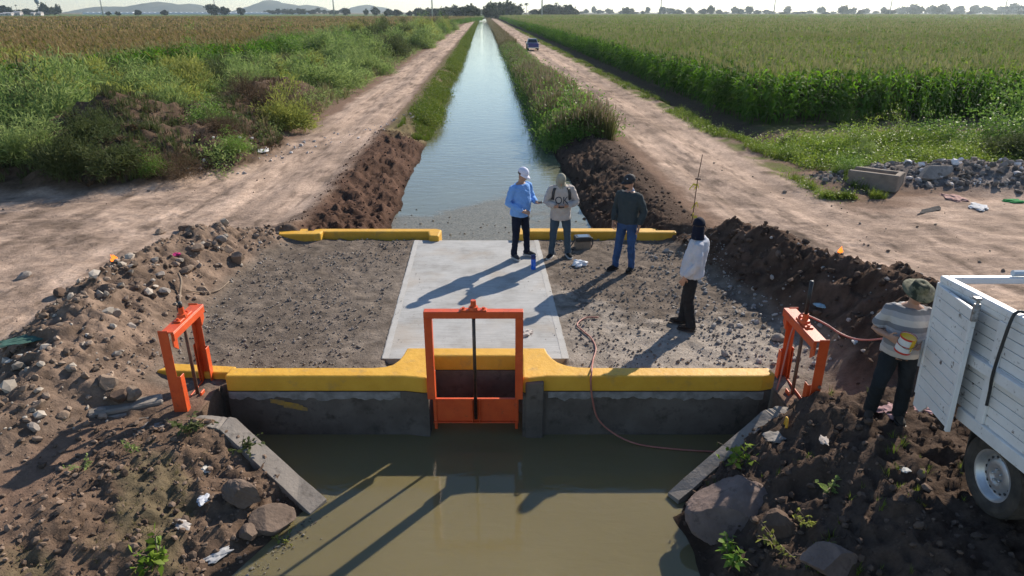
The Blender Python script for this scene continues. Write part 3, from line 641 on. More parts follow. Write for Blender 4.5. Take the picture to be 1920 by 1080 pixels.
# ================================================================ truck with plank sides (only its tail is in the picture)
def truck():
    o = empty('truck', (4.12, 6.0, 1.05), 0, 'white plank sided farm truck with its rear leaf folded open', 'truck'); o.rotation_euler = (R(-3.2), 0, 0)
    Wd, Ln, Ht = 2.0, 3.9, 1.06
    def side(x, s):
        p = empty('side_wall', (0, 0, 0)); p.parent = o
        pl = MB(); z = .02
        while z < Ht-.09:
            hgt = .092; pl.box((x-.012, -Ln+.02, z), (x+.012, -.05, z+hgt-.006), c=.003); z += hgt
        pl.build('planks', MT['white_paint'], p); bk = MB(); bk.box((x-s*.018, -Ln+.02, .0), (x-s*.0125, -.05, Ht-.102)); bk.build('gap_shade', mat('grey_gap_shade', (.2, .2, .21), None), p)  # grey sheet added behind the planks so their gaps look shaded
        t = MB(); t.box((x-.035, -Ln, Ht-.05), (x+.045, .02, Ht+.012), c=.008); t.box((x-.028, -Ln, Ht-.10), (x+.03, .015, Ht-.052), c=.005); t.build('top_rail', MT['white_rail'], p)
        m = MB(); m.box((x+s*.042-.030, -Ln, .46), (x+s*.042+.030, -.30, .56), c=.005); m.build('middle_rail', MT['white_rail'], p)
        bt = MB(); bt.box((x+s*.012-.03, -Ln, -.10), (x+s*.012+.02, -.62, .018), c=.005); bt.build('bottom_rail', MT['white_rail'], p)
        for yy in (-.9, -1.75, -2.6, -3.45): st = MB(); st.box((x+s*.027-.014, yy-.045, .019), (x+s*.027+.014, yy+.045, Ht-.101), c=.004); st.build('strut', MT['white_rail'], p)
        return p
    side(0, -1); side(Wd, 1)
    fl2 = MB(); fl2.box((.06, -.72, -.62), (.40, -.705, -.12), c=.004); fl2.build('mud_flap', MT['rubber'], o)
    # the first bay stands back a little and is greyer: corner post
    b = MB(); b.box((-.03, -.05, -.06), (.035, .022, Ht-.052), c=.006); b.build('corner_post', MT['white_rail'], o)
    b = MB(); b.box((Wd-.03, -.05, -.06), (Wd+.035, .022, Ht-.052), c=.006); b.build('corner_post', MT['white_rail'], o)
    b = MB(); b.box((.046, -.05, Ht-.055), (Wd-.037, .03, Ht+.010), c=.008); b.build('rear_rail', MT['white_rail'], o)
    b = MB(); b.tube([(.62, -.02, Ht+.045), (1.02, -.02, Ht+.05)], .032, 8); b.build('rail_pad', mat('pale_pad', (.45, .52, .58), None), o)
    f = MB(); f.box((.03, -Ln, -.06), (Wd-.03, -.02, -.01)); f.build('bed_floor', mat('bed_boards', (.25, .19, .14), (.33, .27, .21), 6), o)
    # rear leaf folded back along the side
    d = empty('rear_leaf', (.0, .0, 0)); d.parent = o; d.rotation_euler = (0, 0, R(-9))
    pl = MB(); z = -.16; k = 0
    while z < Ht-.13:
        hgt = .105; pl.box((-.052, -.70, z), (-.028, -.035, z+hgt-.005), c=.003); z += hgt
    pl.build('planks', MT['white_paint'], d)
    bk = MB(); bk.box((-.027, -.70, -.16), (-.021, -.035, Ht-.09)); bk.build('gap_shade', mat('grey_leaf_gap_shade', (.16, .16, .17), None), d)  # sheet added behind the leaf planks to darken the gaps like shade
    fr = MB(); fr.box((-.06, -.735, -.19), (-.016, -.701, Ht-.06), c=.005); fr.box((-.058, -.034, -.16), (-.016, .002, Ht-.05), c=.005); fr.box((-.055, -.70, Ht-.095), (-.018, -.035, Ht-.072), c=.003); fr.build('leaf_frame', MT['white_rail'], d)
    fl = MB(); fl.prism([(-.10, -.16), (-.10, -.30), (.06, -.30), (.20, -.16)], -.045, -.03); fl.xf(Matrix(((0, 0, 1, 0), (-1, 0, 0, -.10), (0, 1, 0, 0), (0, 0, 0, 1)))); fl.build('lower_flap', MT['white_paint'], d)
    lt = MB(); lt.box((-.075, -.765, Ht-.16), (-.02, -.737, Ht-.0), c=.004); lt.tube([(-.045, -.75, Ht), (-.045, -.75, Ht+.05)], .014, 8); lt.box((-.085, -.78, Ht+.035), (-.03, -.72, Ht+.058), c=.004); lt.build('latch', mat('worn_latch', (.45, .45, .46), (.2, .18, .16), 30, .5, .6), d)
    h2 = MB(); h2.box((-.075, .004, .12), (-.02, .022, .40), c=.003); h2.tube([(-.05, .03, .16), (-.05, .03, .36)], .014, 6); h2.build('hinge', MT['rim'], d)
    s = MB(); s.tube(smooth_path([(.03, -1.02, Ht+.03), (-.03, -1.02, Ht+.035), (-.070, -1.02, Ht-.05), (-.09, -1.0, .57), (-.065, -.98, .36), (-.055, -.97, .22)], 6), .013, 6); s.tube(smooth_path([(.03, -1.02, Ht+.03), (.14, -1.05, Ht+.05), (.3, -1.14, Ht-.02), (.4, -1.3, Ht-.3)], 5), .013, 6); s.build('strap', MT['black'], o, smooth=True)
    ch = MB()
    for x in (.55, 1.35): ch.box((x, -5.6, -.26), (x+.09, -.15, -.11), c=.01)
    ch.tube([(.24, -1.09, -.40), (Wd-.24, -1.09, -.40)], .06, 10); ch.ell((1.0, -1.09, -.40), (.17, .17, .16)); ch.build('chassis', mat('chassis', (.02, .02, .02), (.05, .045, .04), 9, .7), o)
    for x, s, y in ((.135, -1, -1.09), (Wd-.135, 1, -1.09), (.22, -1, -4.6), (Wd-.22, 1, -4.6)):
        wv = empty('wheel', (x, y, -.40)); wv.parent = o
        Rr, Wr = .365, .105
        prof = [(-Wr*.8, .225), (-Wr, .26), (-Wr*1.02, .31), (-Wr*.85, .352), (-Wr*.6, Rr), (Wr*.6, Rr), (Wr*.85, .352), (Wr*1.02, .31), (Wr, .26), (Wr*.8, .225)]
        n = 48; V = []; F = []
        for i in range(n):
            a = 2*math.pi*i/n
            for q, (xx, r) in enumerate(prof):
                tread = .0 if q not in (4, 5) else (-.012 if i % 2 else 0)
                V.append((xx, math.cos(a)*(r+tread), math.sin(a)*(r+tread)))
        m_ = len(prof)
        for i in range(n):
            for q in range(m_-1): F.append((i*m_+q, i*m_+q+1, ((i+1) % n)*m_+q+1, ((i+1) % n)*m_+q))
        t = MB(); t.add(V, F); t.build('tyre', MT['rubber'], wv, smooth=False)
        rm = MB(); V = []; F = []
        pr = [(.09, .228), (.085, .205), (.02, .195), (.012, .17), (.03, .145), (.055, .11), (.05, .075), (.03, .06), (.03, .03), (.028, .002)]
        for i in range(n):
            a = 2*math.pi*i/n
            for xx, r in pr: V.append((s*xx*.95, math.cos(a)*r, math.sin(a)*r))
        m_ = len(pr)
        for i in range(n):
            for q in range(m_-1): F.append((i*m_+q, i*m_+q+1, ((i+1) % n)*m_+q+1, ((i+1) % n)*m_+q))
        rm.add(V, F)
        for i in range(5):
            a = 2*math.pi*i/5; rm.tube([(s*.025, math.cos(a)*.05, math.sin(a)*.05), (s*.055, math.cos(a)*.05, math.sin(a)*.05)], .010, 6)
        hl = rm
        for i in range(16):
            a = 2*math.pi*i/16; cc = Vector((s*.0228, math.cos(a)*.157, math.sin(a)*.157)); hl.ell(cc, (.008, .0145, .0145), n=8, k=6, m=1)  # vent holes drawn as black bumps, the dark inside put into the colour
        rm.build('rim', [MT['rim'], MT['black']], wv, smooth=True)
    cb = empty('cab', (0, 0, 0)); cb.parent = o
    c = MB(); c.prism([(.12, -4.05), (.12, -5.6), (1.88, -5.6), (1.88, -4.05)], -.15, .62, top=[(.14, -4.06), (.14, -5.55), (1.86, -5.55), (1.86, -4.06)])
    c.prism([(.14, -4.06), (.14, -5.5), (1.86, -5.5), (1.86, -4.06)], .62, 1.15, top=[(.24, -4.12), (.24, -5.0), (1.76, -5.0), (1.76, -4.12)]); c.box((.2, -6.6, -.15), (1.8, -5.6, .5), c=.06); c.build('cab_body', MT['white_paint'], cb, bevel=.03)
    g = MB(); g.prism([(.15, -4.25), (.15, -5.3), (1.85, -5.3), (1.85, -4.25)], .66, 1.08, top=[(.222, -4.28), (.222, -4.95), (1.778, -4.95), (1.778, -4.28)]); g.build('side_window', MT['black'], cb)
truck()
# ================================================================ pickup far up the track
def pickup():
    p = PD(1000, 88.5, .02); o = empty('pickup', p, R(2.3), 'blue pickup with a pale bumper driving away up the dirt road', 'pickup')
    blue = mat('blue_car_paint', (.008, .02, .17), (.010, .026, .22), 3, .3, coat=.5); chrome = mat('pale_bumper', (.6, .6, .6), None, rough=.3, metal=.5); glass = mat('dark_glass', (.03, .035, .045), None, rough=.1)
    o.scale = (.82, .82, .82)
    b = MB(); b.box((-.84, .0, .45), (.84, 1.75, .98), c=.03); b.box((-.85, 1.76, .42), (.85, 4.6, 1.0), c=.06); b.build('body', blue, o)
    b = MB(); b.prism([(-.80, 1.8), (.80, 1.8), (.80, 3.4), (-.80, 3.4)], 1.0, 1.62, top=[(-.64, 1.95), (.64, 1.95), (.64, 2.95), (-.64, 2.95)]); b.build('cab', mat('silver_blue_roof', (.22, .25, .32), None, rough=.35), o, bevel=.04)
    b = MB(); b.add([(-.70, 1.80, 1.1), (.70, 1.80, 1.1), (.585, 1.915, 1.53), (-.585, 1.915, 1.53)], [(0, 1, 2, 3)]); b.build('rear_window', glass, o)
    b = MB(); b.box((-.74, -.035, .52), (.74, -.002, .99), c=.01); b.build('tailgate', blue, o)
    b = MB(); b.box((-.86, -.14, .36), (.86, -.04, .50), c=.02); b.build('bumper', chrome, o)
    for s in (-1, 1):
        b = MB(); b.box((s*.80-.055, -.03, .55), (s*.80+.055, .0, .86), c=.005); b.build('tail_lamp', mat('tail_lamp', (.5, .5, .52), None, rough=.3), o)
        b = MB(); b.box((s*.98-.09, 3.0, 1.05), (s*.98+.09, 3.05, 1.22), c=.01); b.build('mirror', MT['black'], o)
        for y in (.95, 3.85): b = MB(); b.tube([(s*.62, y, .33), (s*.84, y, .33)], .34, 20); b.build('wheel', MT['rubber'], o)
    b = MB(); b.box((-.26, -.152, .40), (.26, -.142, .48)); b.build('number_plate', mat('plate', (.5, .5, .46), None), o)
pickup()
# ================================================================ small things on the crossing
def tube_obj(name, pts, r, m, label, cat, n=8):
    b = MB(); b.tube(pts, r, n); return tag(b.build(name, m, smooth=True), label, cat)
hose_m = mat('red_rubber_hose', (.30, .10, .075), (.38, .15, .11), 8, .55)
hp = [PG(1122, 597, .02), PG(1098, 598, .02), PG(1082, 610, .02), PG(1092, 622, .02), PG(1108, 636, .02), PG(1117, 655, .02), PG(1112, 678, .03)]
hp += [(1.02, 7.70, .225), (1.0, 7.56, .225), (.99, 7.515, .14), (1.02, 7.50, -.1), (1.10, 7.48, -.38), (1.3, 7.42, -.56), (1.6, 7.3, -.645), (2.1, 7.2, -.655), (2.55, 7.15, -.655)]
tube_obj('hose', smooth_path(hp, 8), .0115, hose_m, 'reddish rubber hose lying across the gravel and over the yellow headwall into the pool', 'hose')
a0 = Vector((3.35, 7.56, -.12)); top = Vector((3.58, 7.50, .985)); man = Vector(P(1662, 634, 1.05))
cp = [a0, a0+Vector((.04, .0, .35)), Vector((3.47, 7.66, .72)), Vector((3.52, 7.62, 1.0)), top+Vector((0, .05, .05)), Vector((3.76, 7.42, .98))]+[Vector((3.76, 7.42, .98)).lerp(man, f)+Vector((0, 0, -.10*math.sin(f*math.pi))) for f in (.25, .5, .75, 1)]
tube_obj('air_line', smooth_path(cp, 7), .011, mat('pink_air_line', (.50, .17, .13), (.42, .13, .10), 8, .5), 'thin pink line looped over the tall rod gate towards the man with the can', 'cable')
def bottle():
    x, y, _ = P(1000, 505, .02); o = empty('water_bottle', (x, y, .023), 0, 'translucent blue water bottle standing on the concrete slab', 'bottle')
    bl = bpy.data.materials.new('blue_bottle_plastic'); t = nt(bl); out = N(t, 'ShaderNodeOutputMaterial'); b = N(t, 'ShaderNodeBsdfPrincipled', Roughness=.12); b.inputs['Base Color'].default_value = (.02, .16, .75, 1); b.inputs['Transmission Weight'].default_value = .35; L(t, b, 0, out, 0)
    m = MB(); m.tube([(0, 0, 0), (0, 0, .012), (0, 0, .10), (0, 0, .19), (0, 0, .205)], [.040, .046, .045, .046, .04], 18); m.build('body', bl, o, smooth=True)
    m = MB(); m.tube([(0, 0, .206), (0, 0, .25), (0, 0, .262)], [.044, .044, .038], 16); m.box((-.05, -.02, .262), (.03, .02, .282), c=.006); m.build('lid', mat('bottle_lid', (.012, .02, .12), None, rough=.35), o, smooth=False)
bottle()
def case():
    x, y, _ = PG(1092, 466); o = empty('tool_case', (x, y, gz(x, y)+.005), R(8), 'small black shoulder case with a tan side standing on the gravel by the far curb', 'tool case')
    m = MB(); m.box((-.15, -.10, 0), (.15, .12, .17), c=.012); m.build('body', mat('tan_case', (.22, .16, .11), (.28, .21, .15), 12, .7), o)
    m = MB(); m.box((-.165, -.115, .175), (.165, .135, .26), c=.014); m.build('lid', MT['black'], o)
    m = MB(); m.box((-.11, -.08, .262), (.11, .10, .266), c=.001); m.build('lid_panel', mat('case_panel', (.10, .13, .17), None, rough=.15), o)
    m = MB(); m.tube(smooth_path([(.16, 0, .22), (.20, -.02, .20), (.19, -.05, .10), (.165, -.07, .03)], 5), .012, 6); m.tube(smooth_path([(-.16, 0, .2), (-.22, -.03, .12), (-.27, -.04, .03), (-.2, -.1, .012)], 5), .012, 6); m.build('strap', MT['black'], o, smooth=True)
case()
def crumple(name, loc, size, m, label, cat, seed, flat=.45, group=None):
    """a crumpled sheet: a lumpy folded shell"""
    r = np.random.default_rng(seed); bm = bmesh.new(); bmesh.ops.create_icosphere(bm, subdivisions=3, radius=1); ph = r.uniform(0, 6.3, 9)
    for v in bm.verts:
        d = v.co.normalized(); f = 1+.32*math.sin(4*d.x+ph[0])*math.sin(5*d.y+ph[1])+.22*abs(math.sin(7*d.z+6*d.x+ph[2]))+.12*math.sin(13*d.y+ph[3]+5*d.z)
        v.co = Vector((d.x*f*size[0], d.y*f*size[1], max(d.z*f*size[2]*flat, -.02)))
    me = bpy.data.meshes.new(name); bm.to_mesh(me); bm.free(); o = link(name, me, m, smooth=False); o.location = loc; o.rotation_euler = (0, 0, r.uniform(0, 6))
    return tag(o, label, cat, group)
MT['film'] = mat('white_plastic_film', (.78, .79, .80), (.66, .67, .68), 9, .7, bump=.003, bscale=40, spec=.2)
MT['rag'] = mat('dirty_rag', (.42, .37, .33), (.55, .5, .46), 12, .95)
p = PG(1088, 497); crumple('plastic_bag', (p[0], p[1], p[2]+.02), (.13, .11, .14), MT['film'], 'crumpled clear white plastic bag on the gravel in front of the hooded man', 'plastic bag', 1)
p = P(985, 626, .03); crumple('rag', (p[0], p[1], .04), (.10, .06, .08), MT['rag'], 'crumpled dirty rag on the slab behind the middle gate', 'rag', 2)
def flare(px, py, zoff, label, flip):
    x, y, z = PG(px, py); o = empty('fire_pot', (x, y, z-.01), 0, label, 'fire pot', 'burning tins on the spoil heaps')
    m = MB(); m.tube([(0, 0, 0), (0, 0, .15), (0, 0, .16)], [.078, .082, .078], 14); m.build('tin', mat('sooty_tin', (.012, .011, .010), (.04, .03, .025), 14, .8), o)
    fm = bpy.data.materials.new('flame'); t = nt(fm); out = N(t, 'ShaderNodeOutputMaterial'); e = N(t, 'ShaderNodeEmission'); e.inputs[0].default_value = (1, .22, .03, 1); e.inputs[1].default_value = 1.6; L(t, e, 0, out, 0)
    f = MB(); rr = random.Random(flip)
    for i in range(6):
        a = rr.uniform(0, 6.3); q = rr.uniform(0, .045); h = rr.uniform(.05, .14); cx, cy = math.cos(a)*q, math.sin(a)*q
        f.tube([(cx, cy, .15), (cx*1.1+.01, cy, .15+h*.4), (cx*.7-.015*flip, cy, .15+h*.75), (cx*.5-.03*flip, cy, .15+h)], [.022, .026, .015, .003], 7)
    f.build('flame', fm, o, smooth=True)
flare(217, 503, 0, 'sooty burning tin on the crest of the pale rubble heap', 1)
flare(1571, 487, 0, 'sooty burning tin on the crest of the dark soil ridge', -1)
def marker():
    x, y, z = PG(1297, 418); o = empty('marker_stake', (x, y, z-.05), 0, 'thin steel stake with yellow tape rags beside the dirt road', 'marker stake')
    m = MB(); m.tube([(0, 0, 0), (.03, 0, 1.0), (.08, 0, 1.55)], [.011, .010, .008], 6); m.build('rod', MT['rust'], o)
    m = MB(); m.tube([(.04, 0, 1.02), (.04, 0, 1.05)], [.075, .05], 8); m.build('cap_disc', MT['rust'], o)
    tm = mat('yellow_tape', (.75, .58, .03), (.8, .66, .12), 9, .5)
    for zz, k in ((.86, 3), (.45, 5), (.22, 4)):
        m = MB(); rr = random.Random(int(zz*100))
        for i in range(k):
            a = rr.uniform(0, 6.3); l = rr.uniform(.08, .2); dx, dy = math.cos(a), math.sin(a); z0 = zz+rr.uniform(-.05, .05)
            pts = [(.025, 0, z0), (.025+dx*l*.5, dy*l*.5, z0+.02), (.025+dx*l, dy*l, z0-l*.6)]
            V = []
            for q in pts: V += [(q[0], q[1], q[2]-.022), (q[0]+.004, q[1]+.004, q[2]+.022)]
            m.add(V, [(0, 1, 3, 2), (2, 3, 5, 4)])
        m.build('tape', tm, o)
marker()
def trough():
    x, y, z = PG(1640, 342); o = empty('concrete_trough', (x, y, z-.12), R(-38), 'open broken concrete box half buried in the rubble below the green bushes', 'concrete trough')
    m = MB()
    m.box((-.62, -.42, 0), (.62, -.28, .45), c=.02); m.box((-.62, .30, 0), (.62, .44, .42), c=.02); m.box((.48, -.279, 0), (.62, .299, .44), c=.02); m.box((-.62, -.279, 0), (-.5, .299, .28), c=.02); m.box((-.49, -.278, 0), (.479, .298, .1))
    m.build('box_walls', mat('trough_concrete', (.20, .155, .12), (.28, .22, .17), 4, .95, bump=.01, bscale=20), o)
trough()
# ---------------------------------------------------------------- boulders, stones, litter that can be told apart
def rockmat(name, c): return mat(name, c, tuple(min(1, a*1.45) for a in c), 3.5, .92, bump=.012, bscale=13, c3=tuple(a*.55 for a in c), s3=9, f3=(.55, .75), spec=.1)
MT['rk_red'] = rockmat('pinkish_boulder', (.15, .112, .096)); MT['rk_grey'] = rockmat('grey_stone', (.23, .20, .175)); MT['rk_tan'] = rockmat('tan_stone', (.20, .148, .11)); MT['rk_wet'] = rockmat('muddy_stone', (.135, .10, .078)); MT['rk_dark'] = rockmat('dark_clod', (.095, .066, .05))
def boulder(name, loc, size, rot, m, label, cat, seed, sub=3, lump=.06, chop=7, group=None, cmin=.38):
    r = np.random.default_rng(seed); bm = bmesh.new(); bmesh.ops.create_icosphere(bm, subdivisions=sub, radius=1)
    V = np.array([v.co[:] for v in bm.verts])
    for _ in range(chop):
        d = r.normal(size=3); d /= np.linalg.norm(d); c = r.uniform(cmin, max(.75, cmin+.1)); V = V-np.outer(np.maximum(V @ d-c, 0), d)
    ph = r.uniform(0, 50, 3); n = fbm(V[:, 0]*2.2+ph[0]+V[:, 2]*1.3, V[:, 1]*2.2+ph[1]-V[:, 2]*1.7, 4, seed)-.5; n2 = billow(V[:, 0]*5+V[:, 2]*4+ph[2], V[:, 1]*5-V[:, 2]*3, 4, seed+3)-.5; V = V*(1+lump*2*n+.07*n2)[:, None]
    for v, c in zip(bm.verts, V): v.co = Vector(c*np.array(size))
    me = bpy.data.meshes.new(name); bm.to_mesh(me); bm.free(); o = link(name, me, m, smooth=False); o.location = loc; o.rotation_euler = rot
    return tag(o, label, cat, group)
def bat(px, py, size, m, label, seed, cat='boulder', name='boulder', rot=None, sink=.32, **k):
    p = PG(px, py); r = random.Random(seed); boulder(name, (p[0], p[1], p[2]+size[2]*(1-2*sink)), size, rot or (r.uniform(-.25, .25), r.uniform(-.25, .25), r.uniform(0, 6)), m, label, cat, seed, **({'sub': 5, **k} if name == 'boulder' else k))
bat(1368, 978, (.50, .36, .19), MT['rk_red'], 'large flat pinkish boulder at the water edge, biggest of the pool bank', 21, rot=(.42, -.16, .35), sink=.12, chop=6, lump=.035, cmin=.6)
bat(1462, 1005, (.22, .20, .19), MT['rk_dark'], 'rough dark earthy boulder beside the large flat pinkish one', 22, lump=.14)
bat(1560, 1068, (.30, .22, .17), MT['rk_red'], 'pinkish rock at the bottom edge of the picture under the truck shadow', 23, rot=(.2, .15, .2), lump=.05)
bat(513, 980, (.26, .19, .13), MT['rk_wet'], 'flat grey rock at the water line by the low end of the sunlit wing wall', 24, rot=(.2, .25, .5), lump=.05)
bat(466, 1006, (.12, .09, .09), MT['rk_wet'], 'rounded grey stone in the pool margin next to the flat grey rock', 25)
bat(455, 935, (.16, .22, .17), MT['rk_wet'], 'upright tan lump of hard earth above the flat grey rock', 26, lump=.12)
bat(447, 493, (.22, .16, .15), MT['rk_tan'], 'squared tan stone with a pale top sitting alone where rubble meets gravel', 27, rot=(.05, .1, .2), chop=9, sink=.15)
for i, (px, py, s, mm, lab) in enumerate([
    (303, 437, .17, 'rk_tan', 'brown stone on top of the rubble crest'), (345, 432, .22, 'rk_dark', 'dark long clod at the far end of the rubble crest'), (372, 478, .17, 'rk_tan', 'flat brown stone in the rubble behind the pink scrap'),
    (352, 512, .19, 'rk_tan', 'large tan block half way down the rubble slope'), (297, 515, .13, 'rk_grey', 'rounded grey stone under the burning tin'), (310, 548, .14, 'rk_grey', 'pale angular stone in the middle of the rubble slope'),
    (384, 548, .16, 'rk_tan', 'tan stone at the foot of the rubble near the gravel'), (213, 592, .15, 'rk_grey', 'white grey stone on the lower rubble slope'), (248, 612, .13, 'rk_grey', 'pale flat stone behind the rusty rod gate frame'),
    (197, 722, .19, 'rk_tan', 'brown boulder in the row behind the rusty rod gate'), (222, 748, .17, 'rk_dark', 'dark brown boulder at the front of the rubble heap'), (248, 742, .18, 'rk_tan', 'rounded brown boulder touching the broken sill'),
    (72, 765, .13, 'rk_tan', 'brown stone in the stony toe of the rubble heap'), (120, 782, .10, 'rk_tan', 'small tan stone at the edge of the sandy path'), (66, 803, .11, 'rk_grey', 'grey stone lying on the sandy path edge'), (188, 775, .10, 'rk_grey', 'light grey stone between path and boulders'),
    (133, 545, .15, 'rk_dark', 'dark clod on the shaded back of the rubble heap'), (115, 553, .17, 'rk_dark', 'flat dark clod on the sand behind the rubble heap'), (45, 520, .16, 'rk_grey', 'grey lump on the trodden sand away from the heap'),
    (395, 450, .17, 'rk_grey', 'grey stone near the far end of the rubble by the stub curb'), (415, 452, .15, 'rk_grey', 'pale leaning stone beside the grey stone near the stub curb'), (428, 470, .16, 'rk_tan', 'brown stone above the lone squared stone'),
    (1460, 640, .16, 'rk_grey', 'grey stone at the foot of the soil ridge beside the tall rod gate'), (1478, 662, .18, 'rk_grey', 'broad grey stone behind the tall rod gate'), (1470, 625, .14, 'rk_tan', 'tan stone against the soil ridge above the broad grey one'), (1370, 612, .09, 'rk_grey', 'small grey stone on the gravel behind the hooded standing man')]):
    bat(px, py, (s*.85, s*.66, s*.55), MT[mm], lab, 100+i, cat='stone', name='stone', sub=2, lump=.09)
def litter(name, px, py, size, c, label, seed, flat=.3, rough=.5, lift=0):
    p = PG(px, py); crumple(name, (p[0], p[1], p[2]+.01+lift), size, mat(name+'_skin', c, tuple(a*.6 for a in c), 9, .9, spec=.1), label, 'litter', seed, flat)
litter('pink_scrap', 330, 480, (.06, .10, .08), (.62, .06, .22), 'bright pink plastic scrap on the rubble slope', 31)
litter('blue_scrap', 371, 452, (.06, .05, .06), (.05, .2, .55), 'small blue plastic scrap near the far end of the rubble', 32)
litter('plastic_sheet', 382, 935, (.05, .09, .06), (.62, .64, .68), 'white folded plastic sheet on the sunlit clods below the wing wall', 33)
litter('sandal_sole', 340, 985, (.10, .055, .04), (.55, .5, .45), 'pale flat shoe sole on the sunlit clod bank', 34)
litter('paper_cup', 385, 882, (.06, .05, .06), (.6, .58, .52), 'pale crushed cup in the shade of the clods near the wing wall', 35)
litter('plastic_tub', 410, 1040, (.12, .07, .07), (.5, .5, .5), 'grey plastic tub in the mud at the pool edge', 36)
litter('cloth', 1668, 770, (.14, .13, .10), (.48, .30, .30), 'pinkish cloth at the feet of the man with the can', 37)
litter('cloth', 1735, 766, (.15, .10, .08), (.60, .38, .38), 'pale pink cloth lying under the open truck leaf', 38)
litter('plastic_scrap', 1697, 884, (.04, .035, .03), (.6, .6, .58), 'small white scrap in the truck shadow', 39)
litter('paper_scrap', 1545, 827, (.07, .04, .04), (.5, .44, .40), 'pale paper scrap on the shaded bank below the tall rod gate', 40)
litter('plastic_strip', 1457, 815, (.14, .09, .07), (.34, .31, .28), 'grey plastic strip on the crest of the shaded wing wall', 41)
litter('plastic_disc', 1540, 574, (.09, .07, .06), (.35, .5, .58), 'pale blue plastic lid on the dark soil ridge', 42)
litter('white_scrap', 1603, 640, (.03, .09, .05), (.6, .58, .55), 'white scrap on the dark soil beside the pink line', 43)
litter('green_sheet', 60, 640, (.35, .12, .05), (.08, .16, .13), 'dull green plastic sheet on the shaded side of the rubble heap', 44)
litter('white_bag', 45, 672, (.13, .09, .09), (.6, .58, .54), 'white bag at the shaded foot of the rubble heap', 45)
litter('white_bag', 488, 283, (.28, .16, .14), (.68, .68, .66), 'white rubbish bag on the road edge below the brush mound', 46)
litter('white_bag', 1475+3, 0+420, (.01, .01, .01), (.6, .6, .6), 'x', 47) if False else None
litter('plastic_sheet', 1835, 388, (.30, .18, .12), (.70, .70, .70), 'white plastic sheet at the front of the rubbish heap by the green bushes', 48)
litter('plastic_sheet', 1745, 395, (.45, .12, .08), (.035, .035, .04), 'black and flat plastic sheet on the sand before the rubbish heap', 49)
litter('sack', 1790, 372, (.30, .2, .16), (.55, .33, .28), 'pinkish sack in the middle of the rubbish heap', 50)
litter('sack', 1900, 378, (.22, .15, .12), (.03, .30, .08), 'bright green net sack at the end of the rubbish heap', 51)
p = PG(1750, 327); boulder('concrete_chunk', (p[0], p[1], p[2]+.1), (.55, .3, .2), (.1, -.2, .2), MT['rk_grey'], 'long pale concrete chunk on top of the rubbish heap', 'concrete chunk', 61, lump=.03)
tube_obj('yellow_strap', smooth_path([PG(1462, 768, .02), PG(1467, 782, .05), PG(1472, 795, .03), PG(1474, 806, .02)], 5), .016, MT['yellow'], 'short yellow strap hanging over the shaded wing wall', 'strap', 6)
tube_obj('branch', smooth_path([PG(338, 585, .03), PG(338, 560, .05), PG(342, 540, .10), PG(337, 525, .12)], 5), .02, mat('dead_wood', (.17, .12, .08), (.24, .18, .13), 12, .9), 'dead brown branch standing out of the rubble behind the rusty rod gate', 'branch', 6)
tube_obj('branch', smooth_path([PG(350, 548, .03), PG(385, 553, .05), PG(410, 547, .03), PG(430, 533, .05)], 5), .012, bpy.data.materials['dead_wood'], 'thin curved dead branch lying on the gravel edge by the rubble', 'branch', 6)
# ================================================================ people
def remesh(mb, name, voxel, smooth_it=6, mats=None, parent=None, wrinkle=0, seed=0, fac=.5):
    me = mb.mesh(name); o = link(name, me, None)
    m = o.modifiers.new('r', 'REMESH'); m.mode = 'VOXEL'; m.voxel_size = voxel; m.use_smooth_shade = True
    s = o.modifiers.new('s', 'SMOOTH'); s.iterations = smooth_it; s.factor = fac
    dg = bpy.context.evaluated_depsgraph_get(); new = bpy.data.meshes.new_from_object(o.evaluated_get(dg))
    o.modifiers.clear(); o.data = new; new.name = name; bpy.data.meshes.remove(me)
    if wrinkle:
        n = len(new.vertices); co = np.zeros(n*3, np.float32); new.vertices.foreach_get('co', co); co = co.reshape(-1, 3); no = np.zeros(n*3, np.float32); new.vertices.foreach_get('normal', no); no = no.reshape(-1, 3)
        d = fbm(co[:, 0]*14+co[:, 2]*7+seed, co[:, 2]*11-co[:, 1]*13, 3, seed)+.5*billow(co[:, 2]*22+co[:, 0]*9, co[:, 0]*12+co[:, 1]*16, 2, seed+5)-.75
        co += no*(d*wrinkle)[:, None]; new.vertices.foreach_set('co', co.ravel()); new.update()
    for mm in (mats if isinstance(mats, (list, tuple)) else [mats]): new.materials.append(mm)
    new.polygons.foreach_set('use_smooth', [True]*len(new.polygons)); o.parent = parent; return o
def cloth(name, c, k=.8, bump=.004): return mat(name, c, tuple(a*k for a in c), 7, .9, bump=bump, bscale=45, spec=.2)
def hand(b, wrist, d, n, curl, side, k=1.0):
    """palm, four fingers and a thumb; d fingers' direction, n palm normal, side: +1 thumb towards d x n"""
    d = Vector(d).normalized(); n = Vector(n); n = (n-d*n.dot(d)).normalized(); s = d.cross(n)*side; w = Vector(wrist)
    b.tube([w-d*.02, w+d*.02, w+d*.06, w+d*.095], [(.027, .019), (.034, .018), (.043, .016), (.042, .013)], 10, ref=s)
    for i, ln in enumerate((.072, .080, .074, .058)):
        p = w+d*.088+s*(.034-.0235*i); pts = [p-d*.01]; a = 0; c = curl*(1+.08*i)
        for q in (.42, .33, .25): pts.append(pts[-1]+(d*math.cos(a)+n*math.sin(a))*ln*q*1.15); a += c
        b.tube(pts, [.0095, .0095, .0088, .0075], 8)
    t0 = w+d*.025+s*.032; t1 = t0+(d*.55+s*.62+n*.35).normalized()*.04; t2 = t1+(d*.8+s*.15+n*.5).normalized()*.035; b.tube([t0, t1, t2], [.013, .0115, .009], 8)
def head_frame(yaw, pitch, roll=0): return Euler((pitch, roll, yaw), 'XYZ').to_matrix()
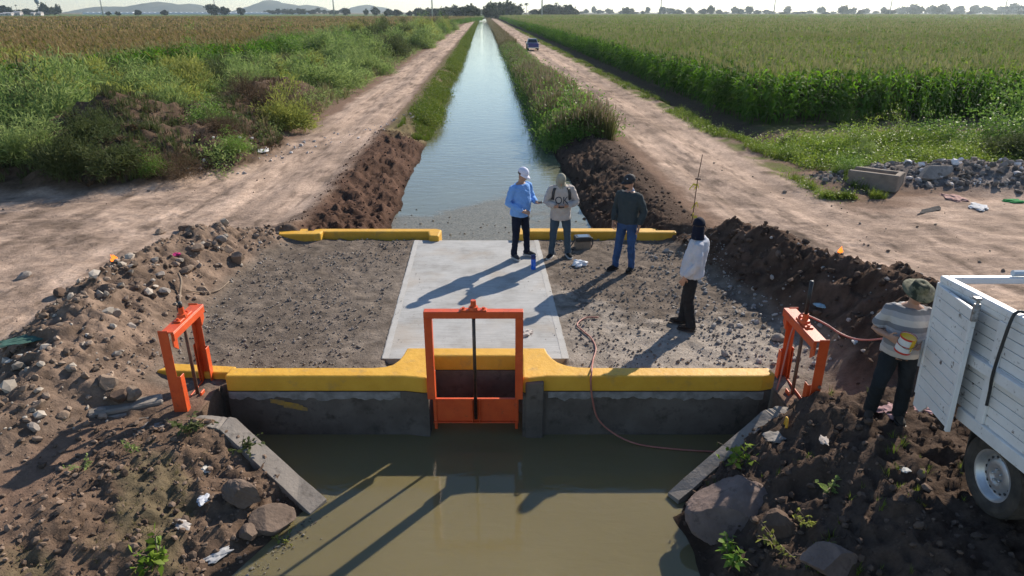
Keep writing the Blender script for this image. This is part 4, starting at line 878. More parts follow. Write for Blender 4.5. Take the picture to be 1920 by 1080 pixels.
def person(loc, rz, h, label, p, mats, skin=None):
    """built facing local -y, 1.78 m tall before scaling. p: pose dict in metres"""
    o = empty('person', loc, rz, label, 'person'); k = h/1.78; o.scale = (k, k, k); skin = skin or MT['skin']
    hx, hy = p.get('hip', (0, 0)); sx, sy = p.get('sh', (0, 0)); fat = p.get('fat', 1.0); fw = p.get('wide', 1.0)
    def cen(z):
        f = (z-.92)/(1.46-.92); return (hx+(sx-hx)*f, hy+(sy-hy)*f)
    tw = R(p.get('twist', 0))
    tors = [(.84, .155, .115), (.92, .172, .125), (1.02, .160, .118), (1.12, .162, .117), (1.24, .178, .122), (1.34, .185, .118), (1.41, .165, .100), (1.46, .115, .080), (1.495, .066, .064)]
    def torso(b, grow, z0, z1, bulge=0.0):
        pts = []; rr = []
        for z, a, c in tors:
            if z < z0-.001 or z > z1: continue
            x, y = cen(z); bl = bulge*math.exp(-((z-1.06)/.14)**2); pts.append((x, y-bl*.6, z)); rr.append((a*fw+grow+bl*.35, c*fat+grow+bl*.6))
        b.tube(pts, rr, 20, ref=(math.cos(tw), math.sin(tw), 0))
    sc, ss = math.cos(tw), math.sin(tw)
    def shoulder(s): x, y = cen(1.40); return Vector((x+s*.178*fw*sc, y+s*.178*fw*ss, 1.395))
    body = MB(); torso(body, -.012, 0, 2)
    hc = Vector(p.get('head', (sx, sy-.03, 1.635))); HR = head_frame(R(p.get('yaw', 0)), R(p.get('pitch', 0)), R(p.get('roll', 0)))
    nb = Vector((sx, sy+.01, 1.46)); body.tube([nb-Vector((0, 0, .04)), nb.lerp(hc, .45), hc+HR @ Vector((0, .02, -.03))], [.062, .056, .058], 12)
    def hp(x, y, z): return hc+HR @ Vector((x, y, z))
    q = HR.to_4x4().to_3x3()
    body.ell(hp(0, .012, .035), (.074, .094, .092), rot=q); body.ell(hp(0, -.022, -.03), (.062, .072, .085), rot=q); body.ell(hp(0, -.05, -.082), (.036, .036, .030), rot=q)
    body.tube([hp(0, -.088, .022), hp(0, -.106, -.008), hp(0, -.110, -.022), hp(0, -.090, -.030)], [.009, .013, .016, .010], 8)
    for s in (-1, 1): body.ell(hp(s*.077, .012, -.005), (.012, .022, .034), rot=q)
    body.tube([hp(-.024, -.083, -.052), hp(0, -.093, -.050), hp(.024, -.083, -.052)], [.007, .010, .007], 8)
    up = MB(); lo = MB(); sl = p.get('sleeve', 1.0)
    for s, key in ((1, 'L'), (-1, 'R')):
        a = p[key]; S = shoulder(s); E = Vector(a['e']); W = Vector(a['w'])
        body.tube([S, S.lerp(E, .5), E, E.lerp(W, .4), W], [.046, .045, .038, .038, .026], 10)
        hand(body, W, a.get('d', W-E), a.get('n', (0, -1, 0)), a.get('curl', .4), a.get('t', s))
        g = .016; fold = [S-Vector((s*.05*sc, s*.05*ss, -.012)), S, S.lerp(E, .5), E, E.lerp(W, .45), W.lerp(E, .06)]; rr = [.074, .072+g*.4, .056+g, .049+g, .046+g, .037+g*.6]
        if sl < 1: fold = fold[:3]+[S.lerp(E, .82)]; rr = [.074, .074, .068, .072]
        up.tube(fold, rr, 12)
        HJ = Vector((hx+s*.092, hy, .90)); K = Vector(a['k']); A = Vector(a['a'])
        body.tube([HJ, HJ.lerp(K, .5), K, K.lerp(A, .35), A], [.082, .072, .053, .052, .038], 10)
        lw = p.get('leg', 0); lo.tube([HJ+Vector((-s*.01, 0, .04)), HJ.lerp(K, .35), K, K.lerp(A, .4), A.lerp(K, .13), A+Vector((0, 0, -.025))], [.098, .094+lw*.5, .070+lw*.7, .066+lw, .061+lw, .064+lw], 14)
        f = Vector(a.get('f', (0, -1, 0))); f.z = 0; f.normalize(); sd = Vector((-f.y, f.x, 0)); base = A.z-.075
        body.tube([A, A-Vector((0, 0, .05)), A+f*.08-Vector((0, 0, .055)), A+f*.14-Vector((0, 0, .06))], [.036, .034, .030, .018], 8)
        b = MB(); G = Vector((A.x, A.y, base))
        b.tube([G+f*(-.075)+Vector((0, 0, .045)), G+f*(-.055)+Vector((0, 0, .05)), G+f*.02+Vector((0, 0, .05)), G+f*.10+Vector((0, 0, .042)), G+f*.165+Vector((0, 0, .032)), G+f*.195+Vector((0, 0, .028))], [(.030, .030), (.042, .045), (.043, .048), (.046, .038), (.042, .028), (.020, .016)], 12, ref=sd)
        b.tube([G+Vector((0, 0, .05))-f*.01, G+Vector((0, 0, p.get('boot', .09)))], [.046, .048], 12)
        sh = remesh(b, 'shoe', .009, 4, mats['shoe'], o)
        so = MB(); V = [G+f*(-.08)+sd*.03, G+f*(-.08)-sd*.03, G+f*.03-sd*.046, G+f*.12-sd*.049, G+f*.19-sd*.03, G+f*.21, G+f*.19+sd*.03, G+f*.12+sd*.049, G+f*.03+sd*.046]
        so.prism([(v.x, v.y) for v in V], base-.012, base+.016); q2 = so.build('sole', mats.get('sole', MT['black']), sh)
    hb = remesh(body, 'body', .0062, 3, skin, o, fac=.45); 
    bul = p.get('belly', 0); torso(up, .018, p.get('hem', .86)-.03, 1.47, bul)
    x, y = cen(p.get('hem', .86)); up.tube([(x, y, p.get('hem', .86)), (x, y, .96)], [(.182*fw+.012, .138*fat+.014+bul*.3), (.176*fw+.014, .130*fat+.016+bul*.4)], 20, ref=(sc, ss, 0))
    up.tube([(sx, sy+.01, 1.43), (sx, sy+.005, 1.485)], [(.105, .085), (.070, .068)], 14)
    st = remesh(up, mats.get('top_name', 'shirt'), .012, 5, mats['top'], o, p.get('wrinkle', .012)*1.6, p.get('seed', 3))
    lo.tube([(hx, hy, .80), (hx, hy, .90), (hx, hy, 1.0), (hx, hy, 1.05)], [(.13, .10), (.178*fw, .128*fat), (.170*fw, .124*fat), (.165*fw, .12*fat)], 18)
    remesh(lo, 'trousers', .012, 5, mats['low'], o, .022, p.get('seed', 3)+9)
    for s in (-1, 1): e = MB(); e.ell(hp(s*.029, -.0795, .012), (.013, .009, .008), rot=q, n=8, k=6); e.build('eye', MT['eye'], o, smooth=True)
    return o, hp, q, hc, HR, st
def cap(o, hp, q, m, bm_, tilt=0, flap=None, stem=None):
    b = MB(); V = []; F = []; n = 24; kk = 7; Q = q @ Euler((R(tilt), 0, 0)).to_matrix(); c = hp(0, .010, .036)
    for i in range(kk+1):
        th = (math.pi/2*1.06)*i/kk
        for j in range(n):
            a = 2*math.pi*j/n; V.append((c+Q @ Vector((.087*math.sin(th)*math.cos(a), .107*math.sin(th)*math.sin(a), .103*math.cos(th)+.004)))[:])
    for i in range(kk):
        for j in range(n): F.append((i*n+j, (i+1)*n+j, (i+1)*n+(j+1) % n, i*n+(j+1) % n))
    b.add(V, F); r = MB(); V = []; F = []                                                # brim
    for i in range(13):
        a = math.pi*(i/12)+math.pi; x, y = math.cos(a), math.sin(a)
        for f, dz in ((.96, .002), (1.0, .0), (1.28, -.006), (1.62, -.022-.012*abs(x))):
            V.append((c+Q @ Vector((x*.086*(1+(f-1)*.35), y*.106*f, dz-.004)))[:])
    for i in range(12):
        for j in range(3): F.append((i*4+j, i*4+j+1, i*4+5+j, i*4+4+j))
    r.add(V, F)
    cp = b.build('cap', m, o, smooth=True); sd = cp.modifiers.new('s', 'SOLIDIFY'); sd.thickness = .004; sd.offset = 1
    br = r.build('brim', bm_, cp, smooth=True); sd = br.modifiers.new('s', 'SOLIDIFY'); sd.thickness = .004
    k = MB(); k.ell(c+Q @ Vector((0, 0, .109)), (.007, .007, .005), n=8, k=6); k.build('button', m, cp)
    return cp
def hair(o, hp, q, beard=False, low=-.04):
    b = MB(); c = hp(0, .018, .03); V = []; F = []; n = 24
    for i in range(11):
        th = math.pi*.62*i/10
        for j in range(n):
            a = 2*math.pi*j/n; d = Vector((math.sin(th)*math.cos(a)*.079, math.sin(th)*math.sin(a)*.097, math.cos(th)*.097))
            if d.y < -.045 and d.z < .035: d = d*.80
            V.append((c+q @ d)[:])
    for i in range(10):
        for j in range(n): F.append((i*n+j, (i+1)*n+j, (i+1)*n+(j+1) % n, i*n+(j+1) % n))
    b.add(V, F); b.build('hair', MT['hair'], o, smooth=True)
    if beard:
        b = MB(); b.ell(hp(0, -.047, -.085), (.043, .048, .032), rot=q); b.ell(hp(0, -.093, -.040), (.024, .008, .007), rot=q); b.build('beard', MT['hair'], o, smooth=True)
G0 = lambda px, py: PG(px, py)
# --- the man in the pale blue shirt and white cap
x, y, z = P(975, 482, .022)
blue = cloth('pale_blue_shirt', (.20, .40, .80)); navy = cloth('dark_navy_trousers', (.014, .018, .035))
o, hp, q, hc, HR, st = person((x, y, .024+.012), R(42), 1.76, 'man in a pale blue shirt and white cap looking at his phone', dict(
    fat=1.12, wide=1.07, belly=.045, hem=.86, head=(.02, -.055, 1.632), yaw=22, pitch=22, sh=(0, -.01), wrinkle=.014, seed=4,
    L=dict(e=(.285, -.02, 1.14), w=(.20, -.245, 1.10), d=(-.25, -1, .1), n=(0, 0, 1), curl=.5, t=-1, k=(.13, -.035, .49), a=(.16, -.03, .085), f=(.35, -1, 0)),
    R=dict(e=(-.30, .02, 1.12), w=(-.13, -.225, .98), d=(.75, -.55, -.25), n=(0, .5, -.3), curl=.85, t=1, k=(-.13, -.025, .49), a=(-.15, .01, .085), f=(-.2, -1, 0))),
    dict(top=blue, low=navy, shoe=cloth('grey_shoe', (.05, .05, .055)), sole=mat('pale_sole', (.45, .45, .43), None)))
hair(o, hp, q); cap(o, hp, q, mat('white_cap', (.70, .70, .82), (.62, .62, .76), 20, .8), mat('white_brim', (.68, .68, .80), None), 6)
b = MB(); b.box((-.035, -.07, 0), (.035, .07, .009), c=.003); b.xf(Matrix.Translation((.165, -.345, 1.135)) @ Euler((.25, .1, .3)).to_matrix().to_4x4())
ph = b.build('phone', MT['black']); ph.matrix_world = Matrix.LocRotScale(o.location, o.rotation_euler, o.scale); tag(ph, 'dark phone held by the man in the pale blue shirt', 'phone')
b = MB()
for zz, a in ((1.40, 0), (1.31, 0), (1.20, 0), (1.09, 0)): b.ell((.0, -.172 if zz < 1.25 else -.150, zz), (.006, .004, .006), n=8, k=5)
b.build('buttons', mat('shirt_button', (.5, .55, .65), None), o)
# --- the hooded man with backpack straps
x, y, z = PG(1049, 482)
beige = cloth('beige_sweatshirt', (.50, .44, .40)); teal = cloth('blue_grey_jeans', (.055, .085, .115))
o, hp, q, hc, HR, st = person((x, y, z+.008), R(2), 1.74, 'man in a beige hooded sweatshirt with black straps looking down at his hands', dict(
    fat=1.1, wide=1.04, belly=.02, hem=.79, head=(-.02, -.105, 1.585), pitch=48, sh=(0, -.035), seed=12, wrinkle=.016,
    L=dict(e=(.30, -.03, 1.13), w=(.10, -.235, 1.105), d=(-.9, -.35, -.1), n=(-.1, .6, .7), curl=.55, t=-1, k=(.14, -.02, .49), a=(.17, .03, .085), f=(.25, -1, 0)),
    R=dict(e=(-.295, -.03, 1.13), w=(-.13, -.235, 1.10), d=(.9, -.35, -.1), n=(.1, .6, .7), curl=.55, t=1, k=(-.14, -.05, .49), a=(-.17, -.02, .085), f=(-.55, -1, 0))),
    dict(top=beige, top_name='sweatshirt', low=teal, shoe=cloth('black_trainer', (.02, .02, .022)), sole=mat('white_sole', (.55, .55, .53), None)))
hood = MB(); V, F = ellip(hp(0, .008, .03), (.094, .112, .112), q); hood.add(V, F); hood.tube([hp(0, .01, .0), hp(0, .02, -.10), Vector((0, -.045, 1.43))], [.095, .092, .098], 14); hood.tube([hp(0, -.03, -.02), hp(0, -.07, -.10), Vector((0, -.11, 1.39))], [.078, .07, .05], 12)
remesh(hood, 'hood', .010, 5, cloth('khaki_hood', (.34, .32, .25)), o, .01, 3)
dgm = bpy.context.evaluated_depsgraph_get()
def surface_front(ob, x, z, off):
    """point on the front of a garment at local x, z"""
    hit, loc, nor, _ = ob.ray_cast(Vector((x, -1.2, z)), Vector((0, 1, 0))); return (loc+nor*off) if hit else Vector((x, -.15, z))
def letters_on(ob, txt, x0, z0, size, m, parent, sx=1.0):
    cu = bpy.data.curves.new('print', 'FONT'); cu.body = txt; cu.size = size; cu.offset = .0; t = bpy.data.objects.new('print', cu); COL.objects.link(t)
    dg = bpy.context.evaluated_depsgraph_get(); me = bpy.data.meshes.new_from_object(t.evaluated_get(dg)); bpy.data.objects.remove(t)
    bm = bmesh.new(); bm.from_mesh(me); bmesh.ops.triangulate(bm, faces=bm.faces[:])
    for _ in range(2): bmesh.ops.subdivide_edges(bm, edges=[e for e in bm.edges if e.calc_length() > .02], cuts=1)
    for v in bm.verts: v.co = surface_front(ob, x0+v.co.x*sx, z0+v.co.y, .004)
    bm.to_mesh(me); bm.free(); me.name = 'lettering'; return link('lettering', me, m, parent)
bpy.context.view_layer.update()
letters_on(st, 'OK', -.135, 1.135, .20, mat('navy_print', (.02, .025, .045), None), o, .88)
def strap(xs, m, parent, ob, w=.026):
    b = MB(); V = []
    for x, z in xs:
        for dx in (-w, w): V.append(surface_front(ob, x+dx, z, .010)[:])
    n = len(xs); F = [(2*i, 2*i+1, 2*i+3, 2*i+2) for i in range(n-1)]; b.add(V, F); so = b.build('strap', m, parent, smooth=True); s = so.modifiers.new('s', 'SOLIDIFY'); s.thickness = .008
for s in (-1, 1): strap([(s*.125-.01, 1.43), (s*.142-.01, 1.39), (s*.155-.01, 1.33), (s*.160-.01, 1.26), (s*.165-.01, 1.20)], MT['black'], o, st)
pk = MB(); pk.box((-.15, .125, 1.0), (.15, .27, 1.42), c=.05); bp_ = pk.build('backpack', MT['black'], None, smooth=False); bp_.matrix_world = Matrix.LocRotScale(o.location, o.rotation_euler, o.scale); tag(bp_, 'black backpack worn by the man in the beige hooded sweatshirt', 'backpack')
b = MB(); b.box((-.08, -.31, 1.085), (.035, -.255, 1.115), c=.006); dv_ = b.build('phone', MT['black']); dv_.matrix_world = Matrix.LocRotScale(o.location, o.rotation_euler, o.scale); tag(dv_, 'dark device held by the man in the beige hooded sweatshirt', 'phone')
# --- the man in the dark pullover
x, y, z = PG(1171, 506)
dk = cloth('dark_green_pullover', (.042, .055, .060)); jean = cloth('blue_jeans', (.045, .095, .22), .6)
o, hp, q, hc, HR, st = person((x, y, z+.008), R(-38), 1.80, 'man in a dark grey pullover, blue jeans and black cap standing apart', dict(
    hem=.90, wide=1.04, head=(-.005, -.03, 1.635), yaw=-30, pitch=6, seed=20, sh=(0, .0),
    L=dict(e=(.275, .06, 1.13), w=(.25, -.03, .88), d=(-.1, -.2, -1), n=(-1, -.1, 0), curl=.35, t=1, k=(.12, -.03, .49), a=(.13, .0, .085), f=(.1, -1, 0)),
    R=dict(e=(-.27, .03, 1.13), w=(-.235, -.10, .90), d=(.2, -.3, -1), n=(1, -.1, 0), curl=.6, t=-1, k=(-.12, -.06, .49), a=(-.15, -.10, .085), f=(-.25, -1, 0)), boot=.14),
    dict(top=dk, top_name='pullover', low=jean, shoe=cloth('dark_boot', (.025, .022, .02))))
hair(o, hp, q, True); cp = cap(o, hp, q, mat('black_cap', (.015, .015, .018), (.03, .03, .033), 20, .8), mat('black_brim', (.015, .015, .018), None), 4)
b = MB(); b.ell(hp(.052, -.068, .082), (.016, .010, .010), rot=q, n=8, k=6); b.build('badge', mat('white_badge', (.6, .6, .6), None), cp)
b = MB(); b.tube([(0, .02, 1.46), (0, .0, 1.505)], [(.086, .078), (.072, .068)], 14); b.build('collar', cloth('pale_collar', (.28, .33, .42)), o, smooth=True)
b = MB(); b.box((-.215, -.07, .93), (-.17, -.01, 1.05), c=.01); b.build('belt_pouch', MT['black'], o)
# --- the man with the dark hooded cap
x, y, z = PG(1290, 615)
wh = cloth('washed_white_shirt', (.52, .53, .58), .85); blk = cloth('black_trousers', (.022, .022, .024))
o, hp, q, hc, HR, st = person((x, y, z+.008), R(-112), 1.74, 'man in a long white shirt and dark neck flap cap standing on the gravel', dict(
    hem=.87, fat=1.12, belly=.03, head=(.0, .0, 1.625), yaw=-82, pitch=2, sh=(0, .045), hip=(0, -.02), seed=31, wrinkle=.015, leg=.012,
    L=dict(e=(.245, .07, 1.12), w=(.215, -.10, .90), d=(0, -.35, -1), n=(-1, 0, 0), curl=.5, t=1, k=(.10, -.03, .49), a=(.10, .05, .085), f=(.05, -1, 0)),
    R=dict(e=(-.25, .05, 1.12), w=(-.22, -.10, .90), d=(0, -.3, -1), n=(1, 0, 0), curl=.5, t=-1, k=(-.11, -.08, .49), a=(-.12, -.11, .085), f=(-.1, -1, 0))),
    dict(top=wh, low=blk, shoe=cloth('brown_boot', (.035, .028, .024))))
dn = cloth('navy_hood_cap', (.012, .015, .03)); hair(o, hp, q); cp = cap(o, hp, q, dn, dn, 5)
fl = MB(); V, F = ellip(hp(0, .03, -.02), (.090, .095, .10), q); fl.add(V, F); fl.tube([hp(0, .035, -.02), hp(0, .045, -.10), hp(0, .05, -.17)], [(.092, .088), (.10, .09), (.125, .10)], 14); remesh(fl, 'neck_flap', .011, 4, dn, o, .01, 6)
# --- the man with the paint can
x, y, z = PG(1659, 784)
def striped():
    m = bpy.data.materials.new('striped_shirt'); t = nt(m); out = N(t, 'ShaderNodeOutputMaterial'); b = N(t, 'ShaderNodeBsdfPrincipled', Roughness=.9); L(t, b, 0, out, 0)
    tc = N(t, 'ShaderNodeTexCoord'); sp = N(t, 'ShaderNodeSeparateXYZ'); L(t, tc, 'Object', sp, 0); w = N(t, 'ShaderNodeMath', operation='MULTIPLY'); L(t, sp, 2, w, 0); w.inputs[1].default_value = 5.2
    f = N(t, 'ShaderNodeMath', operation='FRACT'); L(t, w, 0, f, 0); r = N(t, 'ShaderNodeValToRGB'); r.color_ramp.interpolation = 'CONSTANT'; e = r.color_ramp.elements
    e[0].color = (.36, .35, .36, 1); e[1].position = .32; e[1].color = (.19, .19, .20, 1); x_ = e.new(.62); x_.color = (.50, .47, .44, 1); L(t, f, 0, r, 0); L(t, r, 0, b, 'Base Color'); return m
o, hp, q, hc, HR, st = person((x, y, z+.0), R(-20), 1.63, 'man in a striped grey shirt and camouflage hat holding a paint can', dict(
    hem=.88, fat=1.25, wide=1.12, belly=.06, head=(.02, -.06, 1.63), yaw=18, pitch=24, seed=44, sleeve=.5, sh=(0, -.02), leg=.012,
    L=dict(e=(.30, -.06, 1.13), w=(.10, -.29, 1.10), d=(-.9, -.3, -.1), n=(-.1, -.3, .8), curl=.35, t=-1, k=(.12, -.03, .49), a=(.13, .02, .085), f=(.2, -1, 0)),
    R=dict(e=(-.32, -.03, 1.14), w=(-.205, -.26, 1.16), d=(.45, -.8, .1), n=(.9, .4, 0), curl=.45, t=1, k=(-.17, -.14, .50), a=(-.17, .02, .10), f=(-.2, -1, 0))),
    dict(top=striped(), low=cloth('dark_work_trousers', (.02, .025, .03)), shoe=cloth('dusty_boot', (.06, .05, .042))))
hair(o, hp, q)
cm = mat('camouflage', (.075, .08, .045), (.20, .185, .12), 16, .9, c3=(.03, .035, .02), s3=11, f3=(.5, .56)); b = MB(); c = hp(0, .01, .045)
V = []; F = []; n = 28
for (r1, z1) in ((.01, .098), (.05, .096), (.083, .080), (.092, .02), (.094, .0), (.13, -.014), (.172, -.02)):
    for j in range(n): a = 2*math.pi*j/n; V.append((c+q @ Vector((math.cos(a)*r1, math.sin(a)*r1*1.08+.004, z1+(.02*abs(math.cos(a)) if r1 > .12 else 0))))[:])
for i in range(6):
    for j in range(n): F.append((i*n+j, (i+1)*n+j, (i+1)*n+(j+1) % n, i*n+(j+1) % n))
b.add(V, F); ht = b.build('sun_hat', cm, o, smooth=True); s = ht.modifiers.new('s', 'SOLIDIFY'); s.thickness = .005
def can(o):
    e = empty('paint_can', (0, 0, 0), 0, 'white paint can with red bands held by the man in the camouflage hat', 'paint can')
    m4 = Matrix.LocRotScale(o.location, o.rotation_euler, o.scale) @ Matrix.Translation((-.07, -.365, 1.06)) @ Euler((R(8), R(8), 0)).to_matrix().to_4x4(); e.matrix_world = m4
    w = mat('can_white', (.70, .70, .68), None, rough=.4); rd = mat('can_red', (.55, .03, .02), None, rough=.4); ye = mat('can_yellow_paint', (.80, .48, .01), None, rough=.25)
    b = MB(); b.tube([(0, 0, 0), (0, 0, .19)], .083, 24, cap=False); b.tube([(0, 0, .004), (0, 0, .006)], .08, 24); bd = b.build('can_body', w, e, smooth=False)
    for z0, z1 in ((.0, .022), (.175, .196)): b = MB(); b.tube([(0, 0, z0), (0, 0, z1)], .0845, 24, cap=False); b.build('band', rd, e)
    b = MB(); b.tube([(0, 0, .09), (0, 0, .10)], .0842, 24, cap=False); b.build('band', rd, e)
    b = MB(); b.tube([(0, 0, .183), (0, 0, .186)], .080, 24); b.build('paint', ye, e)
    b = MB()
    for a0, a1, z0 in ((-1.25, -.35, .07), (-1.0, -.7, .03)):
        V = []; k = 6
        for i in range(k+1): a = a0+(a1-a0)*i/k; V += [(math.cos(a)*.0862, math.sin(a)*.0862, z0+.015*(i % 3)), (math.cos(a)*.0862, math.sin(a)*.0862, .197)]
        b.add(V, [(2*i, 2*i+2, 2*i+3, 2*i+1) for i in range(k)])
    b.build('paint_drip', ye, e)
    b = MB(); b.tube(smooth_path([(-.085, 0, .17), (-.09, -.05, .12), (0, -.10, .09), (.09, -.05, .12), (.085, 0, .17)], 5), .003, 5); b.build('wire_handle', MT['steel'], e)
can(o)
# ================================================================ stones and clods (uncountable)
ROCKS = [ico_rock(s, 1, .3) for s in range(8)]; PEB = [ico_rock(50+s, 0, .4) for s in range(6)]
def stones(name, n, sampler, smin, smax, power, m, label, var=ROCKS, sink=.2):
    x, y = sampler(n); s = smin*(smax/smin)**(RNG.random(len(x))**power); z = H(x, y)+s*(.55-sink)
    pos = np.stack([x, y, z], -1); M = rotmats(RNG.random(len(x))*6.28, RNG.normal(0, .4, len(x)), RNG.normal(0, .4, len(x)))
    sc = s[:, None]*RNG.uniform(.7, 1.15, (len(x), 3)); o = scatter(name, var, pos, M, sc, m); return tag(o, label, kind='stuff')
def box_s(x0, x1, y0, y1, test=None):
    def f(n):
        x = RNG.uniform(x0, x1, n); y = RNG.uniform(y0, y1, n)
        if test is not None: k = test(x, y); x, y = x[k], y[k]
        return x, y
    return f
noslab = lambda x, y: ~((x > -2.1) & (x < .85) & (y > 8.2)) & (y < 13.8)
gm_ = mat('gravel_stones', (.19, .16, .135), (.28, .25, .22), 1.1, .95, island=.38, spec=.06)
stones('gravel', 17000, box_s(-5.0, 4.0, 7.8, 13.8, lambda x, y: noslab(x, y) & (fbm(x*1.2, y*1.2, 3, 5)+.25*RNG.random(len(x)) > .52)), .005, .034, 2.4, gm_, 'loose grey gravel spread on both sides of the concrete slab', PEB)
stones('gravel', 800, box_s(2.6, 4.6, 8.0, 13.0, lambda x, y: ridge(x, y, SOIL_R) < .12), .012, .07, 2.4, mat('pale_gravel', (.24, .22, .20), (.36, .33, .30), 1.5, .95, island=.4), 'coarse pale gravel at the foot of the dark soil ridge')
rb = mat('rubble_stones', (.15, .108, .08), (.26, .20, .155), 1.3, .95, island=.5, spec=.06)
onr = lambda x, y: ridge(x, y, RUBBLE_L) > .06+.10*RNG.random(len(x))
stones('rubble', 4200, box_s(-7.6, -4.2, 5.2, 14.2, onr), .010, .085, 3.2, rb, 'broken bricks, stones and clods over the pale rubble heap')
stones('rubble', 220, box_s(-6.6, -4.3, 6.2, 13.4, onr), .02, .11, 2.2, mat('pale_rubble', (.28, .23, .18), (.42, .37, .31), 2, .95, island=.35), 'pale broken concrete bits over the rubble heap', sink=.25)
ck = mat('soil_clods', (.065, .043, .032), (.12, .085, .065), 1.5, 1.0, island=.45, spec=.1)
stones('soil_clods', 2000, box_s(3.2, 6.8, 7.2, 14.2, lambda x, y: ridge(x, y, SOIL_R) > .04+.12*RNG.random(len(x))), .012, .10, 2.6, ck, 'dark moist clods over the dug soil ridge')
stones('soil_clods', 200, box_s(3.4, 6.3, 7.2, 13.6, lambda x, y: ridge(x, y, SOIL_R) > .12), .015, .06, 1.6, mat('pale_bits', (.25, .22, .2), (.38, .35, .32), 2, .95, island=.3), 'pale stone bits in the dark soil ridge')
fl_ = lambda x, y: (H(x, y) > -.66) & (y < 6.85-.0*x) & (x < -2.1)
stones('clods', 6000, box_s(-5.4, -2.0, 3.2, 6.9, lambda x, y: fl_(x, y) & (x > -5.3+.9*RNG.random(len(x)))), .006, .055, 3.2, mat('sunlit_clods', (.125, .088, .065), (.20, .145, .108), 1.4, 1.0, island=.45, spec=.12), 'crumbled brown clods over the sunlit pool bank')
stones('clods', 4200, box_s(1.5, 6.0, 3.2, 7.1, lambda x, y: (H(x, y) > -.66) & (RNG.random(len(x)) > .25+.3*(x > 3.8))), .008, .06, 2.8, mat('shade_toned_clods', (.075, .052, .04), (.13, .095, .075), 1.4, 1.0, island=.4, spec=.12), 'crumbled clods coloured darker for shade over the pool bank by the truck')  # darker copy of the clod colour, with the bank's shade painted in
bank_t = lambda x, y: (canal_u(x, y) < -2.4) & (canal_u(x, y) > -4.5)
stones('clods', 3000, box_s(-6.5, -2.4, 13.9, 28, bank_t), .010, .05, 3.0, mat('red_brown_clods', (.06, .035, .025), (.125, .075, .053), 1.4, 1.0, island=.4, spec=.12), 'red brown clods on the freshly cut canal bank')
stones('clods', 2000, box_s(1.2, 5.5, 14, 28, lambda x, y: (canal_u(x, y) > 2.3) & (canal_u(x, y) < 4.6)), .012, .07, 2.6, ck, 'dark clods on the shaded canal bank')
stones('road_stones', 1500, box_s(-16, 14, 5, 24, lambda x, y: ((x < -6.6) | (x > 5.8)) & (fbm(x*.5, y*.5, 3, 15) > .5) & (mound(x, y) < .1)), .012, .07, 3.0, mat('road_stone_bits', (.17, .125, .09), (.32, .25, .19), 1.0, .95, island=.4), 'small stones and dry clods on the trodden sand')
hp_ = mat('heap_rubble', (.17, .145, .125), (.31, .265, .23), 1.0, .95, island=.6, spec=.06)
stones('rubbish_heap', 4200, box_s(8.4, 18, 16.5, 21.5, lambda x, y: ridge(x, y, HEAP_R) > .03+.10*RNG.random(len(x))), .02, .15, 2.4, hp_, 'grey heap of rubble and rubbish at the edge of the green bushes', sink=.3)
stones('rubbish_heap', 340, box_s(8.4, 18, 16.5, 21.5, lambda x, y: ridge(x, y, HEAP_R) > .1), .03, .16, 1.8, mat('heap_scraps', (.55, .50, .48), (.72, .68, .66), .8, .8, island=.3, c3=(.45, .2, .17), s3=1.5, f3=(.62, .64)), 'pale scraps of plastic and rag mixed into the rubbish heap', sink=.25)
stones('litter', 150, lambda n: (lambda t, w: (-9.0+.35*t+w*.8-.0*t, 19.5+t*1.0+w*.4))(RNG.random(n)**1.3*14, RNG.normal(0, 1, n)), .02, .10, 2, mat('litter_bits', (.6, .57, .55), (.35, .3, .28), .9, .8, island=.4), 'bits of rubbish strewn along the road edge below the brush mound')
stones('floating_debris', 420, box_s(-3.0, 2.2, 14.1, 19.5, lambda x, y: (np.abs(canal_u(x, y)) < 2.3) & (y < 15.0+3.2*RNG.random(len(x)))), .012, .05, 2.5, mat('floating_bits', (.06, .05, .035), (.30, .27, .21), .9, .8, island=.5), 'twigs and scum bits floating in front of the crossing') 
fd = COL.objects['floating_debris']; me = fd.data; co = np.zeros(len(me.vertices)*3, np.float32); me.vertices.foreach_get('co', co); co = co.reshape(-1, 3)
k12 = co.reshape(-1, 12, 3) if len(co) % 12 == 0 else None
cz = np.array([0.0])
def refloat(o, level):
    v = o.data; n = len(v.vertices); c = np.zeros(n*3, np.float32); v.vertices.foreach_get('co', c); c = c.reshape(-1, 3); u = c[:, 2]-H(c[:, 0], c[:, 1]); c[:, 2] = level+np.clip(u, -.03, .05)*.5; v.vertices.foreach_set('co', c.ravel()); v.update()
refloat(fd, -.447)
stones('floating_debris', 90, lambda n: (lambda t: (-2.25-.45*t+np.abs(RNG.normal(0, .12, n)), 6.0-1.0*t))(RNG.random(n)), .008, .03, 2.0, COL.objects['floating_debris'].data.materials[0], 'bits of scum along the pool margin below the sunlit clods')
refloat([o for o in COL.objects if o.name.startswith('floating_debris')][-1], -.667)
stones('gravel', 130, lambda n: (lambda y, side, q: (np.where(side, -1.80-.0475*(y-8.36)+q, .79-.0437*(y-8.36)-q), y))(RNG.uniform(8.4, 13.5, n), RNG.random(n) < .5, np.abs(RNG.normal(0, .22, n))+.02), .004, .016, 2.0, gm_, 'spilled gravel bits along the edges of the concrete slab', PEB)
refloat([o for o in COL.objects if o.name.startswith('gravel')][-1] if False else bpy.data.objects[max((o.name for o in COL.objects if o.name.startswith('gravel') and 'crossing' not in o.name), key=lambda q: (len(q), q))], .02)
